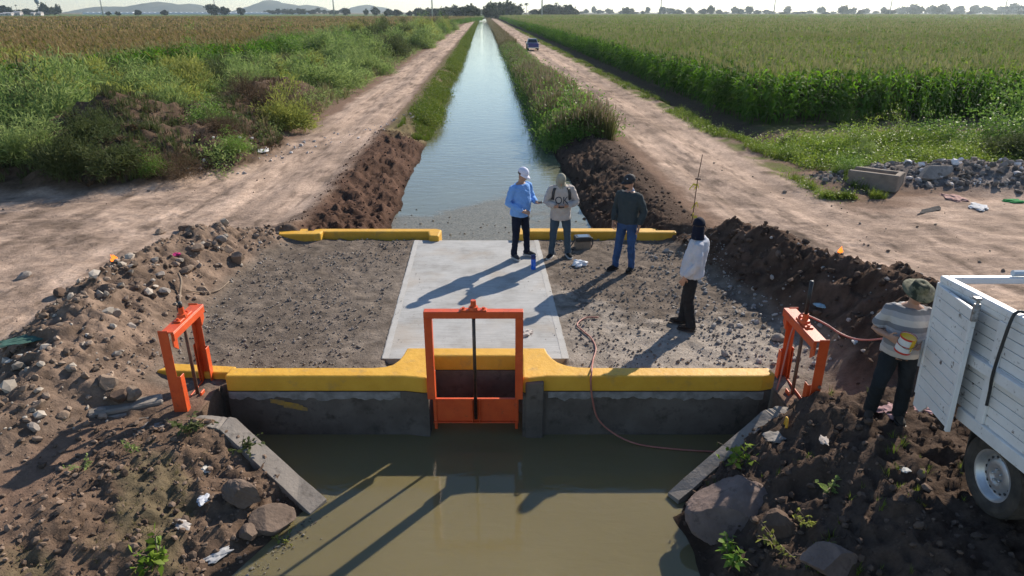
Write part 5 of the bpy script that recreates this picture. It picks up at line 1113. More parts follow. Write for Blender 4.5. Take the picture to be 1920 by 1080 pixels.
# ================================================================ leaf shapes
def strips(paths):
    """list of (points, half widths, side vectors) -> quads"""
    V = []; F = []
    for pts, ws, sd in paths:
        b = len(V)
        for p, w in zip(pts, ws): V.append(p-sd*w); V.append(p+sd*w)
        for i in range(len(pts)-1): F.append((b+2*i, b+2*i+1, b+2*i+3, b+2*i+2))
    return V, F
def corn(seed, full=True):
    r = np.random.default_rng(seed); paths = []; mi = []; h = r.uniform(1.95, 2.3)
    a0 = r.uniform(0, 6.28); nl = 11 if full else 6; z0 = .35 if full else 1.15
    for i in range(nl):
        z = z0+(h-.25-z0)*i/(nl-1); a = a0+math.pi*i+r.normal(0, .35); d = np.array([math.cos(a), math.sin(a), 0]); sd = np.array([-math.sin(a), math.cos(a), 0]); ln = r.uniform(.5, .8)*(1-.35*i/nl); up = r.uniform(.6, 1.2)
        pts = []; ws = []
        for t in (0, .3, .62, 1.0): pts.append(np.array([0, 0, z])+d*ln*t*.85+np.array([0, 0, ln*(up*t-1.25*t*t*r.uniform(.8, 1.1))])); ws.append(.045*(1 if t < .9 else .15)*(.75 if t == 0 else 1))
        tw = r.normal(0, .5); sd = sd*math.cos(tw)+np.array([0, 0, 1])*math.sin(tw); paths.append((pts, ws, sd)); mi += [0]*3
    sdx = np.array([math.cos(a0), math.sin(a0), 0]); sdy = np.array([-math.sin(a0), math.cos(a0), 0])
    for s in (sdx, sdy): paths.append(([np.array([0, 0, 0 if full else .9]), np.array([0, 0, h-.1])], [.014, .010], s)); mi += [0]
    for i in range(3):
        a = r.uniform(0, 6.28); d = np.array([math.cos(a), math.sin(a), 0])*.5*(i > 0); paths.append(([np.array([0, 0, h-.15]), np.array([0, 0, h+.08])+d*.12, np.array([0, 0, h+.20])+d*.36], [.008, .014, .006], np.array([-math.sin(a), math.cos(a), 0]))); mi += [1]*2
    V, F = strips(paths); return np.array(V), np.array(F), np.array(mi)
CORN_F = [corn(i) for i in range(8)]; CORN_T = [corn(20+i, False) for i in range(8)]
def far_corn(seed):
    """a few leaf tips and tassels of several plants together"""
    r = np.random.default_rng(seed); paths = []; mi = []
    for i in range(9):
        a = r.uniform(0, 6.28); c = np.array([r.uniform(-.6, .6), r.uniform(-.6, .6), 0]); d = np.array([math.cos(a), math.sin(a), 0]); sd = np.array([-math.sin(a), math.cos(a), 0]); tas = i < 2
        if tas: paths.append(([c+np.array([0, 0, 1.7]), c+np.array([0, 0, 2.3])+d*.06], [.03, .05], sd)); mi += [1]
        else: paths.append(([c+np.array([0, 0, 1.45]), c+d*.3+np.array([0, 0, 2.0]), c+d*.6+np.array([0, 0, 1.85])], [.07, .08, .02], sd)); mi += [0, 0]
    V, F = strips(paths); return np.array(V), np.array(F), np.array(mi)
CORN_X = [far_corn(i) for i in range(8)]
MT['corn'] = leafmat('maize_leaf', (0.0437, 0.1012, 0.0115), (0.1035, 0.207, 0.0276), .45, .5, .35, .75, (1.5, 1.6, .6))
MT['tassel'] = leafmat('maize_tassel', (.22, .22, .08), (.33, .31, .14), .3, .4, .3, .8)
MT['corn_b'] = leafmat('ripening_maize_leaf', (0.0862, 0.161, 0.023), (0.1898, 0.2587, 0.0483), .42, .5, .12, .8, (1.4, 1.5, .7))
MT['corn_c'] = leafmat('drying_maize_leaf', (.10, .115, .028), (.20, .185, .06), .42, .5, .12, .8, (1.3, 1.2, .7)); MT['tassel_b'] = leafmat('brown_maize_tassel', (.26, .175, .08), (.36, .26, .12), .3, .4, .12, .8)
MT['under'] = mat('maize_filler_sheet', (.018, .032, .008), (.04, .05, .016), 3, 1, spec=0)
MT['under_b'] = mat('ripe_maize_filler_sheet', (.055, .06, .02), (.08, .075, .03), .6, 1, spec=0)
MT['under_c'] = mat('drying_maize_filler_sheet', (.085, .06, .03), (.11, .08, .04), .4, 1, spec=0)
def corn_edge_u(y): return 10.75+.15*np.sin(y*.7)
def plant_rows(name, label, inside, zones, mats, rows=.75):
    pos = []; kinds = []; parts = []
    for (x0, x1, y0, y1, dens, kind, smul) in zones:
        n = int((x1-x0)*(y1-y0)*dens); x = RNG.uniform(x0, x1, n); y = RNG.uniform(y0, y1, n)
        if kind == 'full' or kind == 'top': u = canal_u(x, y); x = x-(u-np.round(u/rows)*rows)+RNG.normal(0, .06, n)
        k = inside(x, y); x, y = x[k], y[k]; parts.append((x, y, kind, smul))
    for var, kd in ((CORN_F, 'full'), (CORN_T, 'top'), (CORN_X, 'far')):
        xs = [p for p in parts if p[2] == kd]
        if not xs: continue
        x = np.concatenate([p[0] for p in xs]); y = np.concatenate([p[1] for p in xs]); s = np.concatenate([np.full(len(p[0]), p[3]) for p in xs])
        s3 = np.stack([s, s, np.ones_like(s)], -1)*RNG.uniform(.88, 1.1, (len(x), 1)); s3[:, 2] *= .95+.12*(fbm(x*.15, y*.15, 2, 3)-.5)
        o = scatter(name, var, np.stack([x, y, np.maximum(H(x, y), -.1)-.02], -1), rotmats(RNG.random(len(x))*6.28, RNG.normal(0, .07, len(x)), RNG.normal(0, .07, len(x))), s3, mats); tag(o, label, kind='stuff')
# far bank maize: corner at about (9.7, 30); front edge runs to +x, side edge along the canal
def front_y(x): return 29.6+.08*(x-9.7)+.25*np.sin(x*.9)
def right_lim(y): return 166-.124*(y-238)
in_r = lambda x, y: (canal_u(x, y) > corn_edge_u(y)) & (y > front_y(x)) & (x < right_lim(y)) & (y < 640)
edge_band = lambda x, y: in_r(x, y) & ((canal_u(x, y) < corn_edge_u(y)+2.0) | (y < front_y(x)+2.2))
core = lambda x, y: in_r(x, y) & ~((canal_u(x, y) < corn_edge_u(y)+2.0) | (y < front_y(x)+2.2))
plant_rows('maize_field', 'tall green maize standing beyond the second dirt road', edge_band, [(8.5, 42, 29, 34.5, 8, 'full', 1), (2, 13, 32, 80, 8, 'full', 1), (-4, 10, 80, 150, 4, 'full', 1.1), (-18, 8, 150, 640, .9, 'full', 1.9)], [MT['corn'], MT['tassel']])
plant_rows('maize_field', 'tasselled tops of the maize beyond the second dirt road', core, [(8, 50, 31, 55, 7, 'top', 1), (4, 75, 55, 90, 4, 'top', 1.15), (0, 130, 90, 160, 1.0, 'far', 1.0), (-5, 170, 160, 300, .42, 'far', 1.5), (-15, 170, 300, 640, .13, 'far', 2.7)], [MT['corn_b'], MT['tassel']])
def sheet(name, poly, z, m, label, thick=None):
    b = MB(); b.prism(poly, z-.6, z); o = b.build(name, m); return tag(o, label, kind='stuff')  # dark opaque sheet added under the leaf tips to block the view through
def eu(y, du): return .2-.04*y+du
sheet('maize_filler_sheet', [(10.9, 31.4), (46, 34.2), (140, 45), (165, 238), (116, 640), (eu(640, 12.4), 640), (eu(200, 12.2), 200), (eu(60, 12.2), 60), (eu(33, 12.2), 33)], 1.45, MT['under_b'], 'dark opaque filler sheet inside the maize beyond the second dirt road')
# second maize field past the green strip
in_r2 = lambda x, y: (x > right_lim(y)+9) & (x < 420)
plant_rows('maize_field', 'dark wall of maize past the pale green strip', lambda x, y: in_r2(x, y) & (x < right_lim(y)+16), [(100, 200, 150, 760, .55, 'full', 1.9)], [MT['corn'], MT['corn']])
plant_rows('maize_field', 'far maize tops past the pale green strip', lambda x, y: in_r2(x, y), [(110, 420, 150, 800, .06, 'far', 3.0)], [MT['corn_b'], MT['tassel']])
sheet('maize_filler_sheet', [(right_lim(150)+12, 150), (420, 150), (420, 800), (right_lim(800)+12, 800)], 1.7, MT['under'], 'dark opaque filler sheet inside the far maize past the green strip')
# near bank maize
def left_edge(y): return -25.3+.02*y+1.2*np.sin(y*.21)
def left_front(x): return 35+.10*(-25-x)+1.0*np.sin(x*.5)
in_l = lambda x, y: (x < left_edge(y)-.0) & (y > left_front(x)) & (y < 420) & (x > -330)
eb = lambda x, y: in_l(x, y) & ((x > left_edge(y)-2.4) | (y < left_front(x)+2.5))
cr = lambda x, y: in_l(x, y) & ~((x > left_edge(y)-2.4) | (y < left_front(x)+2.5))
plant_rows('maize_field', 'green edge of the ripening maize behind the weedy thicket', eb, [(-60, -23, 33, 45, 6, 'full', 1), (-30, -22, 45, 110, 5, 'full', 1), (-30, -16, 110, 420, 1.0, 'full', 1.7)], [MT['corn'], MT['tassel']])
plant_rows('maize_field', 'brown tasselled tops of the ripening maize behind the weedy thicket', cr, [(-75, -26, 37, 60, 4, 'top', 1.05), (-110, -26, 60, 100, 2.0, 'top', 1.4), (-190, -26, 100, 190, .45, 'far', 1.5), (-330, -20, 190, 420, .14, 'far', 2.6)], [MT['corn_c'], MT['tassel_b']])
sheet('maize_filler_sheet', [(-27.5, 38), (-24, 120), (-20, 418), (-330, 418), (-330, 70), (-60, 42)], 1.5, MT['under_c'], 'dark opaque filler sheet inside the ripening maize behind the thicket')
# ================================================================ bushes
def bush_mesh(name, seed, kind, mats, n=2200):
    """one bush, about 1 m in radius and 1.3 m high: leaf clumps on twigs"""
    r = np.random.default_rng(seed); nc = 40; C = []
    while len(C) < nc:
        d = r.normal(size=3); d /= np.linalg.norm(d); d[2] = abs(d[2]); q = r.uniform(.3, 1.12)*(1+.4*math.sin(4*d[0]+seed)*math.cos(3*d[1]+seed))*(1.25 if r.random() < .15 else 1); C.append(np.array([d[0]*q, d[1]*q, .12+d[2]*q*1.15]))
    C = np.array(C); paths = []; mi = []
    for c in C:
        a = r.uniform(0, 6.28); sd = np.array([math.cos(a), math.sin(a), 0]); mid = c*.5+np.array([0, 0, .08]); paths.append(([np.array([c[0]*.1, c[1]*.1, -.1]), mid, c], [.012, .008, .003], sd)); mi += [1, 1]
    for i in range(n):
        c = C[r.integers(nc)]; p = c+r.normal(0, .19, 3)*np.array([1, 1, .8]); p[2] = max(p[2], .02)
        out = p-np.array([0, 0, .2]); out /= np.linalg.norm(out)+1e-6; d = out*.6+r.normal(0, .6, 3)+np.array([0, 0, .35]); d /= np.linalg.norm(d); sd = np.cross(d, r.normal(size=3)); sd /= np.linalg.norm(sd)+1e-6
        if kind == 'feathery': ln, w = r.uniform(.10, .24), .0085; paths.append(([p, p+d*ln*.6, p+d*ln+np.array([0, 0, -.02])], [w, w*1.4, w*.3], sd)); mi += [0, 0]
        elif kind == 'leafy': ln, w = r.uniform(.05, .095), .020; paths.append(([p, p+d*ln*.5, p+d*ln-np.array([0, 0, .02])], [w*.35, w, w*.2], sd)); mi += [0, 0]
        else: ln, w = r.uniform(.15, .4), .005; paths.append(([p, p+d*ln*.6+r.normal(0, .03, 3), p+d*ln], [w, w, w*.4], sd)); mi += [0, 0]
    V, F = strips(paths); me = mk(name, np.array(V), np.array(F), np.array(mi))
    for m in mats: me.materials.append(m)
    return me
MT['twig'] = mat('twig', (.10, .075, .05), (.17, .13, .09), 8, .9)
MT['fe1'] = leafmat('grey_green_feathery', (.15, .225, .062), (.29, .36, .12), .5, .4, .8, .7); MT['fe2'] = leafmat('yellow_green_feathery', (.19, .225, .048), (.34, .35, .085), .5, .4, .8, .7)
MT['fe3'] = leafmat('olive_feathery', (.06, .082, .027), (.11, .13, .045), .35, .4, .8, .7); MT['le1'] = leafmat('fresh_green_leaf', (0.09, 0.186, 0.03), (0.204, 0.312, 0.06), .42, .5, .8, .5); MT['le2'] = leafmat('bright_weed_leaf', (.14, .23, .028), (.26, .33, .05), .42, .5, .8, .5)
MT['dead'] = leafmat('dead_brush', (.085, .055, .032), (.16, .11, .065), .15, .5, 1.2, .9)
BM = {}
for k, (kind, ml) in dict(fe1=('feathery', 'fe1'), fe2=('feathery', 'fe2'), fe3=('feathery', 'fe3'), le1=('leafy', 'le1'), le2=('leafy', 'le2'), dead=('dead', 'dead')).items():
    BM[k] = [bush_mesh('bush_'+k, 100*i+hash(kind) % 7+sum(map(ord, k)), kind, [MT[ml], MT['twig']], 5200 if kind == 'feathery' else 3600 if kind == 'leafy' else 2000) for i in range(3)]
DESC = dict(fe1='feathery grey green bush', fe2='feathery yellow green bush', fe3='dark olive feathery bush', le1='leafy fresh green bush', le2='bright green leafy weed', dead='tangle of dead brown brush')
NAME = dict(fe1='bush', fe2='bush', fe3='bush', le1='bush', le2='weed', dead='brushwood')
brnd = random.Random(5)
def bush(k, x, y, s, label, group, hz=1.0, z=None):
    o = bpy.data.objects.new(NAME[k], BM[k][brnd.randrange(3)]); COL.objects.link(o); o.location = (x, y, (gz(x, y) if z is None else z)-.06*s); o.rotation_euler = (brnd.uniform(-.1, .1), brnd.uniform(-.1, .1), brnd.uniform(0, 6.28)); o.scale = (s*brnd.uniform(.75, 1.35), s*brnd.uniform(.75, 1.35), s*hz*brnd.uniform(.8, 1.1))
    return tag(o, label, 'weed' if k == 'le2' else 'brush' if k == 'dead' else 'bush', group)
# plants one can tell apart, placed where they stand
SPEC = [('fe3', 215, 330, 1.1, 'dark low scrub bush at the foot of the earth mound facing the road bend'), ('le1', 290, 330, .8, 'small leafy bush low on the shaded flank of the earth mound'), ('fe3', 110, 300, 1.2, 'dark feathery bush at the dark end of the earth mound'), ('fe1', 40, 300, 1.5, 'grey feathery bush at the picture edge below the large pale one'), ('fe1', 375, 200, 1.5, 'pale feathery bush between the earth mound and the brush mound'), ('fe2', 300, 165, 1.6, 'yellowish feathery bush behind the earth mound crest'), ('fe1', 420, 150, 1.6, 'pale feathery bush behind the dead brush'), ('le1', 545, 165, 1.2, 'leafy bush behind the brown brush near the dirt road'), ('fe1', 600, 165, 1.4, 'grey green bush beside the dirt road beyond the dead brush'), ('fe1', 650, 140, 1.5, 'grey green bush next to the round dark one'),
        ('le1', 395, 232, 1.25, 'leafy bush on the flank of the brush mound, the roundest one'), ('le1', 440, 285, .75, 'low leafy bush at the foot of the brush mound beside white rubbish'), ('fe1', 330, 235, 1.7, 'big feathery bush on the crest of the earth mound'),
        ('fe1', 270, 205, 1.5, 'tall feathery bush behind the crest of the earth mound'), ('fe2', 205, 205, .55, 'small yellowish bush with pale leaves on top of the earth mound'), ('fe3', 742, 108, 2.3, 'round dark bush hanging over the dirt road edge, darkest of the thicket'),
        ('fe3', 618, 72, 2.0, 'dark shrub in the thicket against the maize edge'), ('fe1', 60, 235, 2.6, 'large pale feathery bush at the picture edge beside the earth mound'), ('fe2', 20, 170, 2.6, 'large yellowish feathery bush at the picture edge in front of the maize'),
        ('fe1', 130, 200, 2.0, 'pale feathery bush behind the shaded side of the earth mound'), ('fe3', 255, 262, 1.2, 'dark green bush low on the shaded face of the earth mound'), ('fe3', 175, 300, .9, 'dark scrubby bush at the shaded base of the earth mound'), ('dead', 470, 190, 1.5, 'dead brush piled dark on top of the brush mound'), ('dead', 520, 215, 1.4, 'dead brown brush spilling down to the dirt road'), ('dead', 420, 250, 1.0, 'dead brush tangle between the two leafy bushes'), ('dead', 330, 300, 1.0, 'dead roots tangle at the shaded foot of the earth mound'), ('dead', 560, 205, 1.1, 'dead brush at the road edge furthest along the brush mound')]
for k, px, py, s, lab in SPEC: p = PG(px, py); bush(k, p[0], p[1], s*.62, lab, None)
GRP = 'bushes of the roadside thicket'
for i in range(210):                                                                    # thicket between the dirt road and the maize
    y = 20+brnd.random()**1.6*190; u = -8.0-brnd.random()**.8*(15 if y < 120 else 8); x = eu(y, u)
    if x < left_edge(np.array([y]))[()]+.5 and y > 35: continue
    if (mound(np.array([x]), np.array([y]))[0] > .25 or y < 26): continue
    k = brnd.choices(['fe1', 'fe2', 'fe3', 'le1', 'dead'], [6, 2, 2.6, 5, .6])[0]; s = brnd.uniform(.7, 1.6)*(1.0 if y < 60 else 1.3)
    near = 'near the earth mound' if y < 45 else 'between dirt road and maize' if y < 110 else 'far along the canal'
    bush(k, x, y, s, DESC[k]+' in the thicket '+near, GRP+' '+near, brnd.uniform(.9, 1.35))
for i in range(46):
    x = brnd.uniform(-34, -14.5); y = brnd.uniform(22.5, 38)
    if mound(np.array([x]), np.array([y]))[0] > .5 or x > eu(y, -8): continue
    k = brnd.choices(['fe1', 'fe2', 'fe3', 'le1'], [5, 3, 1.2, 1])[0]; bush(k, x, y, brnd.uniform(.9, 1.6), DESC[k]+' in the weeds beyond the earth mound', 'bushes beyond the earth mound')
# green bushes by the rubbish heap
for px, py, s, k, lab in [(1480, 300, .45, 'le2', 'low bright weed at the edge of the dirt road near the maize corner'), (1545, 290, .75, 'le2', 'bright leafy weed nearest the concrete trough'), (1612, 282, 1.0, 'le2', 'bright leafy bush behind the concrete trough'), (1690, 275, 1.1, 'le2', 'tall bright leafy bush in the middle of the green bushes'),
        (1760, 272, 1.0, 'le1', 'leafy green bush between bright weeds and big shrub'), (1590, 322, .55, 'le1', 'leafy weed growing over the concrete trough'), (1620, 300, .6, 'fe1', 'greyish feathery bush touching the concrete trough'), (1720, 300, .6, 'le2', 'low yellow green weed above the rubbish heap'), (1800, 300, .7, 'le2', 'low bright weed beside the big shrub'), (1855, 280, 1.3, 'le1', 'big dark leafy shrub at the picture edge above the rubbish heap'), (1915, 270, 2.0, 'le1', 'tallest dark shrub at the picture edge beside the maize'),
        (1890, 300, 1.0, 'fe3', 'dark bush at the foot of the tallest shrub'), (1480, 275, .35, 'fe3', 'small weed in the shadow of the maize'), (1430, 285, .3, 'le2', 'small bright tuft at the bend of the dirt road'), (1575, 228, .6, 'le1', 'young leafy plant standing against the dark maize wall')]:
    p = PG(px, py); bush(k, p[0], p[1], s*.82, lab, None)
# small plants of the pool banks
def sprig_mesh(name, seed, m, ln0):
    """straggly little plant: a few leaning stems with leaves along them"""
    r = np.random.default_rng(seed); paths = []; mi = []
    for i in range(9):
        a = r.uniform(0, 6.28); d = np.array([math.cos(a), math.sin(a), 0])*r.uniform(.3, 1.1); hgt = r.uniform(.25, 1.0); pts = [np.zeros(3), d*.4+np.array([0, 0, hgt*.6]), d+np.array([0, 0, hgt*r.uniform(.6, 1)])]; sd = np.array([-d[1], d[0], 0])/np.linalg.norm(d)
        paths.append((pts, [.022, .016, .006], sd)); mi += [1, 1]
        for k in range(r.integers(4, 11)):
            t = r.uniform(.25, 1); p = pts[0]*(1-t)**2+2*pts[1]*t*(1-t)+pts[2]*t*t; e = r.normal(size=3)+np.array([0, 0, .3]); e /= np.linalg.norm(e); s2 = np.cross(e, r.normal(size=3)); s2 /= np.linalg.norm(s2); l = ln0*r.uniform(.6, 1.3); paths.append(([p, p+e*l*.5, p+e*l-np.array([0, 0, l*.2])], [.02, l*.28, .01], s2)); mi += [0, 0]
    V, F = strips(paths); me = mk(name, np.array(V), np.array(F), np.array(mi)); me.materials.append(m); me.materials.append(MT['twig']); return me
for kk, (ml, l0) in dict(sp1=('fe1', .22), sp2=('fe2', .20), sp3=('fe3', .24), sl1=('le1', .34), sl2=('le2', .36)).items(): BM[kk] = [sprig_mesh('weed_'+kk, 700+i*11+len(ml)+ord(kk[1])+ord(kk[2]), MT[ml], l0) for i in range(3)]; NAME[kk] = 'weed'
for px, py, s, k, lab in [(352, 818, .30, 'sp3', 'dark weed tuft in the corner behind the sunlit wing wall'), (455, 850, .26, 'sp3', 'scraggly weed hanging over the sunlit wing wall'), (250, 850, .20, 'sp1', 'grey green weed sprig on the sunlit clods'), (160, 880, .16, 'sp1', 'low grey weed on the upper clod bank'), (300, 1060, .24, 'sl2', 'leafy green weed at the bottom edge of the clod bank'),
        (540, 1022, .16, 'sp2', 'thin weed standing in the pool margin'), (1270, 905, .26, 'sl2', 'bright leafy weed by the shaded wing wall foot'), (1392, 872, .26, 'sl2', 'broad leafy weed above the large flat boulder'), (1365, 1052, .28, 'sl1', 'dark leafy weed below the large flat boulder'), (1455, 1030, .22, 'sp2', 'yellow stemmed weed on the rough dark boulder'), (1560, 920, .22, 'sp1', 'pale dry twig plant on the dark clods'), (1510, 990, .18, 'sp2', 'small yellow weed between boulders')]:
    p = PG(px, py); o = bush(k, p[0], p[1], s, lab, None); o['category'] = 'weed'; o.location.z += .03
# ================================================================ grass, reeds, ground weeds (uncountable)
def tuft(seed, n=9, h=.3, w=.006, lean=.5):
    r = np.random.default_rng(seed); paths = []
    for i in range(n):
        a = r.uniform(0, 6.28); d = np.array([math.cos(a), math.sin(a), 0]); b = d*r.uniform(0, .05); l = r.uniform(.5, 1)*h; k = r.uniform(.2, 1)*lean
        paths.append(([b, b+d*l*k*.4+np.array([0, 0, l*.6]), b+d*l*k+np.array([0, 0, l*r.uniform(.75, 1)])], [w, w*.9, w*.2], np.array([-d[1], d[0], 0])))
    V, F = strips(paths); return np.array(V), np.array(F), np.zeros(len(F), np.int32)
def reed(seed):
    r = np.random.default_rng(seed); paths = []; mi = []
    for i in range(10):
        a = r.uniform(0, 6.28); d = np.array([math.cos(a), math.sin(a), 0]); b = d*r.uniform(0, .18); l = r.uniform(.7, 1.35); sd = np.array([-d[1], d[0], 0])
        paths.append(([b, b+d*.06+np.array([0, 0, l*.6]), b+d*r.uniform(.1, .4)+np.array([0, 0, l])], [.012, .014, .003], sd)); mi += [0, 0]
        if i % 3 == 0: t = paths[-1][0][2]; paths.append(([t-np.array([0, 0, .16]), t+np.array([0, 0, .10])], [.016, .010], sd)); mi += [1]
    V, F = strips(paths); return np.array(V), np.array(F), np.array(mi)
TUFT = [tuft(i) for i in range(6)]; REED = [reed(i) for i in range(8)]
WEED = []
for s in range(6):
    r = np.random.default_rng(300+s); paths = []
    for i in range(60):
        p = r.normal(0, .17, 3); p[2] = abs(p[2])*1.1; d = r.normal(size=3)+np.array([0, 0, .4]); d /= np.linalg.norm(d); sd = np.cross(d, r.normal(size=3)); sd /= np.linalg.norm(sd); paths.append(([p, p+d*.03, p+d*.06], [.005, .014, .003], sd))
    V, F = strips(paths); WEED.append((np.array(V), np.array(F), np.zeros(len(F), np.int32)))
def cover(name, var, n, sampler, smin, smax, mats, label, tall=1.0):
    x, y = sampler(n); s = RNG.uniform(smin, smax, len(x))
    sc = np.stack([s, s, s*tall], -1)
    if name == 'reeds': sc[:, 2] *= .88-.38*sm(34, 70, y)
    o = scatter(name, var, np.stack([x, y, H(x, y)-.02], -1), rotmats(RNG.random(len(x))*6.28, RNG.normal(0, .12, len(x)), RNG.normal(0, .12, len(x))), sc, mats); return tag(o, label, kind='stuff')
MT['gr1'] = leafmat('bank_grass', (.085, .14, .015), (.17, .21, .035), .4, .5, .9, .6); MT['gr2'] = leafmat('dry_grass', (0.143, 0.132, 0.055), (0.231, 0.2035, 0.0935), .35, .4, .9, .7)
MT['reed'] = leafmat('reed_leaf', (.075, .085, .025), (.17, .155, .06), .4, .55, .7, .6); MT['reed_t'] = leafmat('reed_plume', (.22, .165, .10), (.32, .25, .16), .3, .4, .7, .8)
def band_u(u0, u1, y0, y1, p=2.0, test=None):
    def f(n):
        y = y0+(y1-y0)*RNG.random(n)**p; u = RNG.uniform(u0, u1, n); x = u+.2-.04*y
        if test is not None: k = test(x, y, u); x, y = x[k], y[k]
        return x, y
    return f
cover('bank_grass', TUFT, 7500, band_u(-3.75, -2.4, 26, 120, 1.7, lambda x, y, u: (y > 28+4*(fbm(x*2, y*.8, 2, 3)-.5)) & (fbm(x*1.2, y*.6, 3, 8)+.5*sm(-3.5, -2.6, u) > .62)), .35, 1.0, MT['gr1'], 'short bright grass along the lip of the sunlit canal bank', 1.0)
cover('bank_grass', WEED, 4200, band_u(-3.3, -2.45, 27.5, 120, 1.6, lambda x, y, u: fbm(x*.7, y*.45, 3, 9) > .46), .6, 1.4, MT['gr1'], 'low green weeds tumbling over the sunlit canal bank', .9)
cover('bank_grass', TUFT, 5000, band_u(-3.7, -2.3, 110, 620, 1.5), 1.2, 3.0, MT['gr1'], 'far grass line of the sunlit canal bank', .6)
cover('reeds', REED, 9500, band_u(2.35, 4.5, 24, 110, 1.6, lambda x, y, u: (y > 25.5+1.0*(3.5-u)+2*(fbm(x, y, 2, 4)-.5)) & (fbm(x*.5, y*.4, 3, 44) > .36) & (u < 4.6-.7*sm(32, 55, y)) & (RNG.random(len(y)) > .55*sm(35, 70, y))), .35, .95, [MT['reed'], MT['reed_t']], 'tall olive reeds and grass crowding the shaded canal bank', 1.15)
cover('reeds', WEED, 4200, band_u(2.4, 4.4, 24.5, 100, 1.5, lambda x, y, u: (y > 25.5) & (fbm(x*.5, y*.5, 3, 19) > .42)), .9, 2.0, MT['le1'], 'leafy weeds among the reeds of the shaded canal bank', 1.3)
cover('reeds', REED, 4200, band_u(2.4, 4.6, 105, 620, 1.5), .9, 1.5, [MT['reed'], MT['reed_t']], 'far reed line of the shaded canal bank', .8)
cover('verge_grass', TUFT, 7000, band_u(8.5, 10.0, 17, 200, 1.8, lambda x, y, u: fbm(x*.8, y*.4, 3, 29) > .47), .5, 1.2, MT['gr1'], 'green grass strip between the dirt road and the maize ditch', .9)
cover('verge_grass', WEED, 1500, band_u(8.4, 9.8, 17, 160, 1.8, lambda x, y, u: fbm(x*.8, y*.4, 3, 29) > .5), .4, 1.0, MT['le2'], 'low weeds of the verge strip beside the maize ditch', .8)
th = lambda x, y: (mound(x, y) < .22+.25*vn(x, y, 3)) & (x < eu(y, -7.7)) & ((x > left_edge(y)-3) | (y < left_front(x)+3)) & (y > np.where(x > -18.5, 23.5-.9*np.clip(x+12.9, 0, 9)*(x > -12.9), 20.0))
cover('weeds', WEED, 22000, lambda n: (lambda y, u: (lambda x, k: (x[k], y[k]))(u+.2-.04*y, th(u+.2-.04*y, y) & (fbm(u*.4, y*.4, 3, 12) > .38)))(19+RNG.random(n)**1.7*200, -7.8-RNG.random(n)**.85*24), .8, 1.9, [MT['fe1']], 'low grey green weeds carpeting the thicket ground', .9)
cover('weeds', TUFT, 9000, lambda n: (lambda y, u: (lambda x, k: (x[k], y[k]))(u+.2-.04*y, th(u+.2-.04*y, y) & (fbm(u*.4, y*.4, 3, 13) > .45)))(19+RNG.random(n)**1.8*120, -7.8-RNG.random(n)**.85*22), 1.2, 3.0, [MT['gr2']], 'dry yellow grass between the thicket bushes', 1.2)
cover('weeds', TUFT, 9000, box_s(-19, -8, 17, 34, lambda x, y: (mound(x, y) > .15) & (fbm(x*.8, y*.8, 3, 16) > .44)), .6, 1.5, [MT['fe3']], 'dark scrub over the earth mound', .9)
cover('dead_roots', [(v*np.array([2.2, 2.2, .8]), f, m) for v, f, m in TUFT], 2600, box_s(-17, -8, 17, 38, lambda x, y: (mound(x, y) > .12) & (fbm(x*.7, y*.7, 3, 17) > .48)), .7, 1.4, [MT['dead']], 'dead roots and stalks over the earth mound', .7)
cover('weeds', WEED, 1500, lambda n: (lambda p: (p[0], p[1]))((RNG.uniform(9, 20, n), 20.6+RNG.random(n)*5)), .6, 1.5, [MT['le2']], 'low bright weeds under the green bushes by the rubbish heap', .8)
cover('clod_grass', TUFT, 900, box_s(-5.2, -2.4, 3.6, 6.8, lambda x, y: (H(x, y) > -.6) & (fbm(x*1.1, y*1.1, 4, 77) > .55)), .12, .35, [MT['gr2']], 'thin dry grass on the sunlit clod bank', .8)
cover('clod_grass', TUFT, 160, box_s(1.6, 4.4, 4.2, 7.0, lambda x, y: (H(x, y) > -.62) & (fbm(x*1.1, y*1.1, 4, 78) > .56)), .2, .6, [MT['gr1']], 'thin grass on the shaded pool bank', .9)
# ================================================================ far things
def crown_mesh(name, seed, m, n=520, tall=1.0):
    """tree crown about 1 unit in radius: leaf cards in lumps with gaps"""
    r = np.random.default_rng(seed); C = []
    for i in range(34): d = r.normal(size=3); d /= np.linalg.norm(d); q = r.uniform(.35, .9); C.append(d*q*np.array([1, 1, .75*tall]))
    paths = []
    for i in range(n):
        p = C[r.integers(len(C))]+r.normal(0, .15, 3); d = r.normal(size=3); d /= np.linalg.norm(d); sd = np.cross(d, r.normal(size=3)); sd /= np.linalg.norm(sd); paths.append(([p-d*.13, p, p+d*.13], [.05, .12, .04], sd))
    V, F = strips(paths); me = mk(name, np.array(V), np.array(F)); me.materials.append(m); return me
TL = leafmat('far_tree_leaf', (.018, .034, .012), (.045, .065, .024), .25, .5, .05, .7); TL2 = leafmat('far_tree_dark_leaf', (.010, .022, .010), (.025, .040, .018), .2, .5, .05, .7)
CR = [crown_mesh('crown', i, TL if i % 2 else TL2, 1100) for i in range(6)]
def trunk_mesh(seed):
    r = random.Random(seed); b = MB(); b.tube([(0, 0, 0), (.03, 0, .5), (0, .02, 1.0)], [.075, .055, .045], 7)
    for i in range(4): a = r.uniform(0, 6.3); b.tube([(0, 0, .75), (math.cos(a)*.25, math.sin(a)*.25, 1.15), (math.cos(a)*.5, math.sin(a)*.5, 1.5)], [.035, .025, .012], 5)
    me = b.mesh('trunk'); me.materials.append(MT['twig']); return me
TRK = [trunk_mesh(i) for i in range(3)]; tr = random.Random(9)
